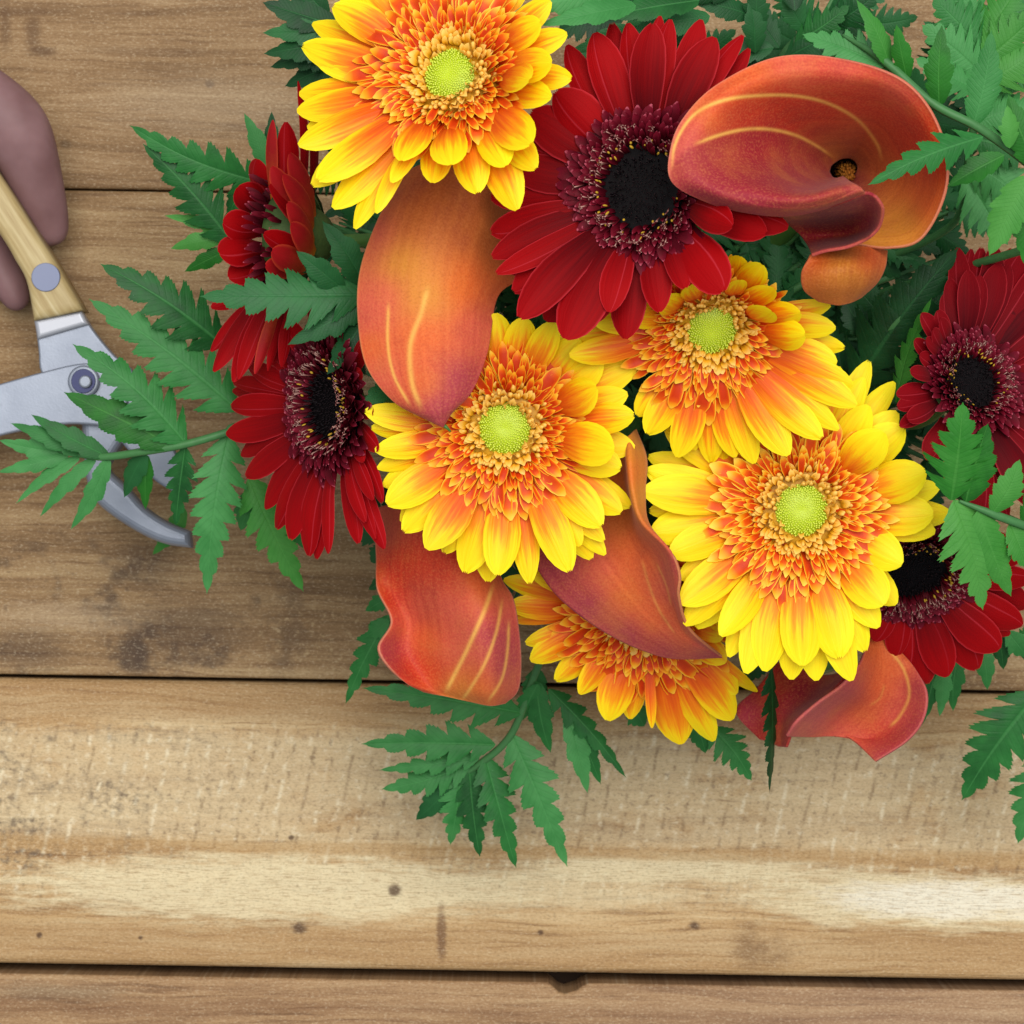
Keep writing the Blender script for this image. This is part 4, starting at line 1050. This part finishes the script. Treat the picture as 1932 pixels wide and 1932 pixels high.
# upper left frond
frond('fern frond spread on the planks side of the edge-on red gerbera', 'fern fronds', [(560, 400, .108), (500, 350, .112), (470, 420, .112), (425, 440, .11)],
    [(500, 345, .112, 250, 235, .120, 92, 9), (440, 460, .110, 270, 276, .118, 96, 9), (505, 322, .112, 460, 216, .118, 46, 3), (510, 320, .11, 512, 212, .113, 44, 4, 'leaf_b'), (420, 436, .108, 312, 408, .108, 34, 3, 'leaf_c'), (425, 448, .108, 324, 470, .106, 44, 3, 'leaf_c'),
     (432, 470, .106, 350, 512, .102, 42, 3, 'leaf_c'), (470, 400, .108, 440, 330, .112, 44, 4), (470, 350, .11, 430, 410, .106, 50, 4)], mat='leaf_a', seed=2)
# frond next to the tall calla
frond('deep green fern sprig against the tall orange calla, crossing the red gerberas', 'fern fronds', [(760, 560, .172), (690, 557, .176), (600, 556, .178), (520, 556, .176)],
    [(692, 556, .180, 382, 558, .184, 128, 9), (688, 540, .178, 608, 420, .188, 70, 3), (650, 548, .18, 560, 475, .188, 60, 3), (700, 560, .179, 545, 648, .180, 72, 4), (702, 588, .178, 618, 704, .176, 74, 4), (742, 720, .178, 684, 762, .184, 50, 3), (735, 690, .176, 690, 706, .178, 40, 3)], mat='leaf_b', seed=3)
# top left behind the yellow gerbera
frond('dark fern frond behind the highest yellow gerbera, beside bare planks', 'fern fronds', [(720, 90, .165), (640, 60, .168), (560, 30, .165)],
    [(640, 50, .168, 498, 5, .17, 80, 5), (640, 60, .168, 498, 62, .168, 60, 4), (650, 80, .168, 500, 100, .166, 72, 5), (660, 100, .166, 512, 128, .160, 70, 5), (670, 120, .164, 540, 164, .156, 76, 5), (620, 30, .168, 560, -50, .17, 60, 5), (680, 140, .16, 600, 190, .15, 60, 4)], mat='leaf_b', seed=4)
# along the top
frond('long dark fern frond behind the large red gerbera', 'fern fronds', [(1330, 150, .150), (1300, 60, .165), (1240, 20, .175), (1150, 10, .18)],
    [(1170, -10, .228, 972, 24, .236, 70, 5, 'leaf_a'), (1200, 10, .226, 1018, 46, .236, 62, 4, 'leaf_a'), (1320, 0, .2, 1128, 34, .208, 70, 5, 'leaf_a'), (1340, 30, .19, 1180, 62, .196, 64, 5), (1230, 50, .18, 1080, 95, .182, 66, 5), (1290, 60, .18, 1150, 120, .176, 70, 5),
     (1420, 30, .18, 1310, 5, .186, 60, 5), (1430, 60, .18, 1430, -30, .186, 60, 4), (1425, 100, .178, 1415, 0, .184, 58, 4), (1460, 90, .176, 1340, 110, .172, 64, 5), (1500, 20, .18, 1490, -60, .18, 60, 5), (1380, -10, .185, 1260, -40, .19, 60, 5)], mat='leaf_b', seed=5)
frond('dark fern frond between the large red gerbera and the open calla', 'fern fronds', [(1420, 300, .13), (1450, 180, .15), (1480, 100, .16), (1540, 40, .165)],
    [(1480, 110, .168, 1590, 60, .174, 80, 6), (1500, 80, .17, 1600, 10, .178, 80, 6, 'leaf_a'), (1470, 130, .168, 1560, 120, .168, 60, 5), (1470, 90, .17, 1420, 20, .17, 60, 5), (1440, 150, .165, 1520, 170, .16, 70, 6), (1520, 60, .17, 1480, -20, .176, 60, 5), (1560, 50, .17, 1660, -20, .178, 80, 6), (1440, 140, .165, 1360, 100, .16, 60, 5)], mat='leaf_b', seed=6)
# right upper frond
frond('fresh green fern frond fanned out behind the open calla, one leaflet lying on it', 'fern fronds', [(2060, 420, .200), (1960, 325, .212), (1850, 243, .222), (1760, 195, .222), (1665, 112, .218), (1590, 66, .212)],
    [(1672, 125, .216, 1516, 66, .208, 90, 6, 'leaf_a'), (1700, 155, .216, 1560, 108, .208, 70, 5), (1680, 128, .218, 1616, 2, .224, 52, 3), (1712, 150, .218, 1692, 48, .226, 48, 3), (1772, 200, .222, 1778, 50, .230, 66, 4), (1836, 238, .222, 1868, 60, .230, 78, 5, 'leaf_a'),
     (1855, 258, .236, 1642, 350, .246, 76, 6, 'leaf_a'), (1895, 292, .226, 1790, 352, .224, 60, 4), (1940, 330, .222, 1868, 480, .214, 90, 5), (1960, 320, .22, 1905, 180, .226, 78, 5), (1990, 300, .22, 1950, 150, .226, 70, 5), (1940, 340, .216, 1935, 500, .21, 80, 5), (1905, 280, .224, 1900, 200, .228, 50, 4)], mat='leaf_c', seed=7)
frond('pale out of focus fern frond lowest behind the upper bouquet corner', 'fern fronds', [(1900, 330, .10), (1880, 200, .11), (1850, 80, .112), (1860, 10, .11)],
    [(1860, 120, .11, 1745, 40, .115, 80, 6, 'leaf_b'), (1870, 160, .11, 1780, 100, .11, 70, 6, 'leaf_b'), (1880, 200, .11, 1950, 80, .115, 80, 6), (1880, 40, .13, 1990, 0, .13, 90, 6), (1850, 60, .115, 1760, -30, .118, 80, 6, 'leaf_b'), (1890, 240, .11, 1790, 180, .105, 70, 6, 'leaf_b'), (1890, 130, .14, 1960, 130, .14, 80, 6, 'leaf_a')], mat='leaf_a', seed=8)
frond('dark fern frond filling the space above the large red gerbera', 'fern fronds', [(1260, 200, .12), (1250, 110, .14), (1200, 40, .15), (1120, 0, .15)],
    [(1210, 60, .15, 1070, 110, .15, 90, 6), (1230, 90, .15, 1120, 150, .145, 90, 6), (1180, 30, .152, 1040, 70, .152, 90, 6), (1240, 80, .15, 1330, 30, .155, 90, 6), (1220, 50, .152, 1290, -40, .156, 90, 6), (1200, 40, .152, 1150, -50, .156, 90, 6), (1250, 110, .148, 1360, 90, .15, 90, 6), (1150, 10, .15, 1010, 0, .15, 80, 6)], mat='leaf_b', seed=41)
frond('broad fern frond at the top, behind the rim of the open calla', 'fern fronds', [(1480, 260, .12), (1500, 150, .14), (1540, 60, .15), (1580, -20, .15)],
    [(1520, 90, .15, 1420, 30, .154, 100, 6), (1510, 120, .15, 1400, 100, .15, 90, 6), (1540, 60, .152, 1460, -30, .156, 100, 6), (1540, 70, .152, 1650, 30, .156, 100, 6), (1530, 100, .15, 1640, 90, .15, 100, 6), (1560, 30, .152, 1680, -20, .156, 100, 6)], mat='leaf_b', seed=42)
frond('mid green fern frond in the outer top corner behind the fresh one', 'fern fronds', [(1800, 420, .12), (1830, 280, .15), (1850, 150, .16), (1840, 20, .165)],
    [(1845, 170, .165, 1730, 110, .17, 100, 6), (1850, 140, .165, 1740, 50, .17, 110, 6), (1850, 100, .166, 1760, 0, .17, 110, 6), (1850, 60, .166, 1800, -60, .17, 100, 6), (1850, 160, .165, 1960, 90, .17, 110, 6, 'leaf_c'), (1850, 120, .166, 1960, 20, .172, 110, 6, 'leaf_c'), (1848, 80, .166, 1930, -40, .17, 110, 6, 'leaf_c'), (1840, 230, .16, 1960, 200, .165, 110, 6), (1835, 260, .158, 1960, 300, .16, 110, 6), (1830, 300, .155, 1950, 400, .155, 110, 6), (1820, 330, .15, 1900, 460, .15, 110, 6)], mat='leaf_a', seed=43)
# dark frond inside on the right
frond('dark fern frond in the gap between the curled calla and a red gerbera', 'fern fronds', [(1560, 760, .11), (1620, 690, .135), (1680, 620, .15), (1740, 550, .155)],
    [(1610, 735, .140, 1808, 474, .162, 150, 8), (1690, 760, .150, 1758, 566, .168, 64, 6, 'leaf_c', 0.9), (1640, 640, .14, 1590, 560, .142, 66, 5), (1680, 700, .138, 1760, 640, .14, 70, 5), (1640, 700, .14, 1660, 780, .13, 70, 5), (1590, 720, .13, 1560, 600, .13, 80, 6), (1700, 640, .13, 1600, 520, .13, 90, 7)], mat='leaf_b', seed=9)
# right frond over the red gerberas
frond('bright fern sprig lying over two red gerberas beside the widest yellow one', 'fern fronds', [(2080, 1060, .170), (1960, 1003, .194), (1880, 972, .201), (1810, 945, .203)],
    [(1795, 945, .203, 1816, 762, .216, 130, 6), (1822, 948, .203, 1864, 802, .214, 96, 5), (1872, 968, .202, 1922, 868, .208, 72, 5), (1800, 942, .203, 1852, 1148, .190, 128, 6), (1845, 962, .202, 1908, 1122, .190, 84, 5), (1905, 985, .198, 1944, 1076, .194, 70, 5), (1930, 990, .186, 1985, 900, .19, 76, 5)], mat='leaf_c', seed=10)
# lower right
frond('fern frond hanging low at the outer edge onto bare planks', 'fern fronds', [(1800, 1100, .08), (1900, 1200, .075), (1970, 1290, .07), (1990, 1420, .06)],
    [(1965, 1300, .075, 1820, 1508, .060, 140, 9), (1990, 1420, .06, 1924, 1590, .05, 100, 8), (1880, 1190, .075, 1892, 1262, .07, 44, 3), (1850, 1210, .075, 1862, 1300, .07, 46, 3), (1810, 1225, .075, 1800, 1340, .068, 50, 4), (1780, 1240, .075, 1772, 1350, .066, 44, 4), (1770, 1240, .074, 1735, 1372, .064, 46, 5), (1930, 1230, .075, 1960, 1180, .08, 60, 5), (1900, 1190, .08, 1940, 1240, .075, 56, 4)], mat='leaf_a', seed=11)
# bottom middle
frond('lowest fern frond hanging over the pale planks under two callas', 'fern fronds', [(1060, 1150, .085), (1010, 1270, .078), (965, 1385, .070), (900, 1445, .064), (850, 1470, .06)],
    [(985, 1345, .074, 688, 1300, .082, 88, 9), (935, 1405, .070, 686, 1405, .072, 84, 8), (905, 1430, .067, 718, 1452, .064, 50, 7), (890, 1440, .064, 722, 1486, .06, 74, 6), (860, 1465, .062, 785, 1545, .055, 66, 5, 'leaf_b'), (870, 1458, .062, 850, 1592, .054, 72, 6), (885, 1440, .064, 906, 1614, .056, 76, 7), (915, 1425, .066, 974, 1634, .058, 80, 8), (965, 1385, .070, 1068, 1632, .060, 92, 8),
     (1012, 1285, .078, 1040, 1418, .070, 58, 4), (1015, 1290, .079, 985, 1360, .07, 50, 4), (1035, 1300, .078, 1178, 1466, .070, 54, 7), (1070, 1345, .074, 1108, 1494, .066, 56, 4), (1085, 1370, .074, 1132, 1478, .066, 46, 4), (1015, 1260, .078, 1000, 1330, .074, 60, 5), (1020, 1220, .08, 1090, 1200, .08, 60, 5)], mat='leaf_a', seed=12)
frond('fern frond peeking out beside the hanging red orange calla', 'fern fronds', [(860, 1050, .085), (770, 1100, .085), (735, 1160, .082)],
    [(735, 1160, .082, 654, 1326, .072, 62, 7), (740, 1120, .084, 690, 1152, .08, 40, 4), (735, 1170, .083, 692, 1200, .08, 46, 4), (745, 1080, .084, 696, 1112, .082, 40, 4), (720, 1010, .085, 672, 1002, .085, 56, 4, 'leaf_b'), (720, 960, .09, 668, 940, .09, 56, 5, 'leaf_b'), (730, 1030, .085, 700, 1060, .08, 50, 4, 'leaf_b')], mat='leaf_a', seed=13)
frond('thin dark fern leaflets dangling in front of the lowest calla', 'fern fronds', [(1440, 1180, .10), (1450, 1240, .118), (1456, 1280, .130)],
    [(1456, 1262, .140, 1453, 1492, .122, 66, 9, 'leaf_b', 0.95), (1340, 1370, .08, 1416, 1472, .075, 76, 6, 'leaf_a'), (1310, 1350, .08, 1330, 1420, .075, 60, 5, 'leaf_a'), (1450, 1230, .118, 1400, 1290, .11, 60, 5, 'leaf_b'), (1190, 1330, .075, 1215, 1370, .07, 60, 4, 'leaf_a')], mat='leaf_b', seed=14)

# dark fronds buried between the flowers
rng = random.Random(5)
k = 0
for (bx, by, ex, ey) in ((1180, 640, 1060, 520), (1200, 620, 1420, 440), (1330, 700, 1500, 520), (1300, 640, 1620, 640), (1250, 720, 1110, 900), (1280, 760, 1220, 880), (1220, 560, 700, 480), (1150, 600, 660, 640), (1130, 560, 620, 300),
                         (1330, 780, 1640, 900), (1360, 740, 1760, 760), (1350, 640, 1700, 420), (1280, 560, 1400, 200), (1190, 560, 1100, 220), (1250, 820, 1180, 1060), (1310, 820, 1560, 1180), (1180, 740, 860, 900), (1160, 700, 760, 780), (1360, 620, 1660, 560), (1340, 680, 1780, 880),
                         (1300, 820, 1400, 1180), (1160, 760, 760, 980), (1400, 620, 1800, 480), (1400, 560, 1830, 380), (1360, 500, 1640, 180), (1280, 500, 1300, 80), (1340, 480, 1500, 60), (1420, 520, 1760, 200), (1440, 480, 1860, 60), (1220, 480, 1180, 60), (1400, 500, 1640, 20), (1420, 560, 1900, 240), (1420, 680, 1860, 900), (1440, 640, 1900, 640), (1380, 820, 1740, 1180), (1220, 830, 1000, 1120), (1200, 520, 760, 160), (1180, 600, 640, 420)):
    z0 = rng.uniform(.075, .085); z1 = rng.uniform(.078, .104)
    rac = [(bx + (ex - bx) * q, by + (ey - by) * q, z0 + (z1 - z0) * q + 0.012 * math.sin(PI * q)) for q in (0, .35, .7, 1)]
    L = math.hypot(ex - bx, ey - by); ux, uy = (ex - bx) / L, (ey - by) / L
    pin = []
    nn = max(3, int(L / 75))
    for i in range(nn):
        q = (i + 0.6) / nn
        px, py = bx + (ex - bx) * q, by + (ey - by) * q
        zz = z0 + (z1 - z0) * q + 0.012 * math.sin(PI * q)
        for sg in (-1, 1):
            ln = rng.uniform(120, 170) * (1.1 - 0.45 * q)
            ca, sa = math.cos(0.95 * sg), math.sin(0.95 * sg)
            dx, dy = ux * ca - uy * sa, ux * sa + uy * ca
            pin.append((px, py, zz, px + dx * ln, py + dy * ln, zz + rng.uniform(-.006, .010), rng.uniform(64, 84), 6))
    frond('dark fern frond buried between the flower heads', 'buried fern fronds', rac, pin, mat='leaf_b', seed=100 + k)
    k += 1

# ------------------------------------------------------------------ pruning shears
steel = NT('brushed_steel'); tc = steel.new('ShaderNodeTexCoord')
n1 = steel.noise(tc.outputs['Object'], 60, 4); n2 = steel.noise(tc.outputs['Object'], 1200, 2)
sc = steel.mix(n1, lin(122, 128, 142), lin(160, 166, 178))
sc = steel.mix(steel.math('MULTIPLY', steel.step(n1, 0.62, 0.72), 0.35), sc, lin(84, 84, 92))
steel.bump(n2, 0.12, 0.0004)
M['steel'] = steel.finish(sc, 0.5, 0.4, 0, 0, 0.6)
M['steel_dark'] = mat_plain('dark_steel', lin(30, 34, 66), 0.3, 0.5, 0.6)
M['rivet'] = mat_plain('rivet', lin(116, 122, 146), 0.5, 0.4, 0.3)
hw = NT('ash_handle'); tc = hw.new('ShaderNodeTexCoord'); m0 = hw.new('ShaderNodeMapping'); mp = hw.new('ShaderNodeMapping')
hw.l.new(tc.outputs['Object'], m0.inputs[0]); m0.inputs['Rotation'].default_value = (0, 0, math.radians(57))
hw.l.new(m0.outputs[0], mp.inputs[0]); mp.inputs['Scale'].default_value = (40, 520, 60)
g1 = hw.noise(mp.outputs[0], 1.0, 4, 0.6)
hc = hw.ramp(g1, [(0.3, lin(158, 134, 88)), (0.55, lin(180, 160, 114)), (0.75, lin(198, 182, 142))])
hw.bump(g1, 0.2, 0.0004)
M['handle'] = hw.finish(hc, 0.5, 0.35)

ZS = 0.030
shears = thing('pruning_shears', 'steel garden shears with a pale wooden handle, partly under the fern', 'shears', W(155, 720, 0))
def poly_part(name, pts, z0, z1, mat, bev=0.0008, root=shears, parent=None):
    a = sum((pts[i - 1][0] * pts[i][1] - pts[i][0] * pts[i - 1][1]) for i in range(len(pts)))
    P = [W(p[0], p[1], z1) for p in pts]
    if a > 0: P = P[::-1]          # photo y runs down
    v, f = prism([(p.x, p.y) for p in P], z0, z1, bev)
    off = root.location
    return mesh_obj(name, [Vector(q) - off for q in v], f, mat, parent or root, smooth=False)
def dense(pts, n, closed=False):
    return [(p.x, p.y) for p in catmull([(a, b, 0) for a, b in pts], n)]
right = dense([(-160, 130), (-70, 235), (0, 331), (62, 431), (103, 494), (155, 584)], 24)
left = dense([(62, 604), (48, 531), (25, 487), (0, 445), (-80, 330), (-170, 225)], 24)
handle = poly_part('handle', right + left, ZS - .006, ZS + .010, M['handle'], 0.0030)
for p in handle.data.polygons: p.use_smooth = True
rv, rf = prism([(W(86, 523, ZS + .0105).x + .0054 * math.cos(a), W(86, 523, ZS + .0105).y + .0054 * math.sin(a)) for a in [2 * PI * i / 28 for i in range(28)]], ZS + .008, ZS + .0106, 0.0003)
mesh_obj('rivet', [Vector(q) - shears.location for q in rv], rf, M['rivet'], handle, smooth=False)
arm = dense([(150, 580), (175, 622), (215, 670), (250, 700), (250, 745), (225, 775)], 18) + dense([(140, 770), (100, 740), (76, 700), (72, 660), (64, 600)], 14)
upper = poly_part('upper_arm', arm, ZS - .001, ZS + .004, M['steel'], 0.0009)
poly_part('ferrule', [(63, 603), (153, 586), (166, 612), (70, 640)], ZS + .0005, ZS + .0062, mat_plain('highlight_steel', lin(168, 170, 178), 0.4, 0.5, 0.3), 0.0016)  # ferrule band, its whitish highlight painted in as lighter metal
low = dense([(-160, 770), (-60, 742), (0, 724), (75, 703), (150, 686), (205, 690), (238, 725), (240, 770)], 26) + dense([(215, 806), (140, 800), (80, 806), (0, 822), (-70, 845), (-170, 880)], 22)
poly_part('lower_arm', low, ZS + .004, ZS + .0078, M['steel'], 0.0009)
hook_o = dense([(235, 770), (236, 820), (214, 860), (204, 886), (237, 918), (272, 957), (312, 984), (357, 1003)], 26)
hook_i = dense([(360, 1034), (312, 1027), (266, 1008), (216, 977), (178, 944), (160, 900), (155, 840), (150, 780)], 26)
poly_part('hook_blade', hook_o + hook_i, ZS - .005, ZS + .0035, M['steel'], 0.0030)
bl = dense([(235, 740), (290, 790), (330, 850), (345, 910)], 14) + dense([(330, 930), (290, 905), (250, 860), (200, 800)], 14)
poly_part('cutting_blade', bl, ZS + .0035, ZS + .0055, M['steel'], 0.0012)
def disc_part(name, px, py, r, z0, z1, mat, bev, parent=None):
    c = W(px, py, z1)
    v, f = prism([(c.x + r * math.cos(a), c.y + r * math.sin(a)) for a in [2 * PI * i / 32 for i in range(32)]], z0, z1, bev)
    return mesh_obj(name, [Vector(q) - shears.location for q in v], f, mat, parent or shears, smooth=False)
nut = disc_part('pivot_nut', 157, 719, .0060, ZS + .006, ZS + .0105, M['steel'], .0012)
disc_part('washer', 157, 719, .0046, ZS + .0104, ZS + .0110, M['steel_dark'], .0002, nut)
disc_part('bolt', 160, 720, .0024, ZS + .0105, ZS + .0130, M['steel'], .0008, nut)
# second handle, out of the frame on the left
poly_part('handle', dense([(-160, 768), (-260, 800), (-380, 860)], 10) + dense([(-400, 950), (-280, 900), (-170, 884)], 10), ZS - .006, ZS + .010, M['handle'], 0.004)

# ------------------------------------------------------------------ hand holding the shears
def hand():
    t = NT('skin'); tcn = t.new('ShaderNodeTexCoord')
    n1 = t.noise(tcn.outputs['Object'], 45, 3); n2 = t.noise(tcn.outputs['Object'], 900, 3)
    c = t.ramp(n1, [(0.3, lin(112, 80, 80)), (0.6, lin(132, 99, 100)), (0.8, lin(144, 112, 110))])
    n3 = t.noise(tcn.outputs['Object'], 260, 4, 0.7, 1.2)
    t.bump(t.math('ADD', t.math('MULTIPLY', n2, 0.5), t.math('MULTIPLY', n3, 0.5)), 0.22, 0.0005)
    t.b.inputs['Subsurface Weight'].default_value = 0.08
    t.b.inputs['Subsurface Radius'].default_value = (0.006, 0.002, 0.001)
    m = t.finish(c, 0.55, 0.3)
    z = .028
    V = []; E = []; Rr = []
    def add(px, py, zz, r, prev=None):
        V.append(W(px, py, zz)); Rr.append(r)
        if prev is not None: E.append((prev, len(V) - 1))
        return len(V) - 1
    palm = add(-260, 300, z + .004, .026)
    wrist = add(-460, 330, z + .010, .025, palm)
    add(-640, 370, z + .012, .028, wrist)
    def chain(pts, root=palm):
        p = root
        for q in pts: p = add(*q, prev=p)
    chain([(-120, 135, z + .008, .018), (-45, 180, z + .007, .0150), (28, 240, z + .005, .0158), (50, 292, z + .001, .0132), (74, 365, z - .005, .0108), (94, 426, z - .009, .0086), (105, 466, z - .011, .0050)])
    chain([(-170, 250, z - .002, .014), (-90, 350, z - .010, .0095), (-20, 460, z - .014, .0082), (20, 540, z - .0145, .0074), (42, 588, z - .0145, .0048)])
    chain([(-200, 330, z - .004, .013), (-150, 430, z - .010, .0092), (-100, 520, z - .014, .008), (-66, 600, z - .015, .0068), (-52, 640, z - .015, .0045)])
    chain([(-240, 390, z - .004, .012), (-220, 480, z - .010, .0082), (-190, 550, z - .014, .0072), (-165, 620, z - .016, .006), (-155, 655, z - .016, .004)])
    chain([(-280, 210, z + .012, .015), (-220, 130, z + .018, .0115), (-150, 90, z + .02, .0095), (-100, 80, z + .02, .0065)])
    me = bpy.data.meshes.new('hand'); me.from_pydata([tuple(v) for v in V], E, [])
    me.skin_vertices.new() if hasattr(me.skin_vertices, 'new') and len(me.skin_vertices) == 0 else None
    me.materials.append(m)
    o = bpy.data.objects.new('hand', me); COL.objects.link(o)
    bpy.context.view_layer.objects.active = o
    sk = o.modifiers.new('skin', 'SKIN')
    if len(me.skin_vertices) == 0:
        bpy.ops.object.select_all(action='DESELECT'); o.select_set(True)
        bpy.ops.mesh.customdata_skin_add()
    for i, r_ in enumerate(Rr):
        me.skin_vertices[0].data[i].radius = (r_, r_ * 0.92)
        me.skin_vertices[0].data[i].use_root = (i == 0)
    sk.use_smooth_shade = True
    sb = o.modifiers.new('smooth', 'SUBSURF'); sb.levels = 2; sb.render_levels = 3
    o['label'] = 'bare hand reaching in to grip the wooden handle of the shears'
    o['category'] = 'hand'
    return o
hand()
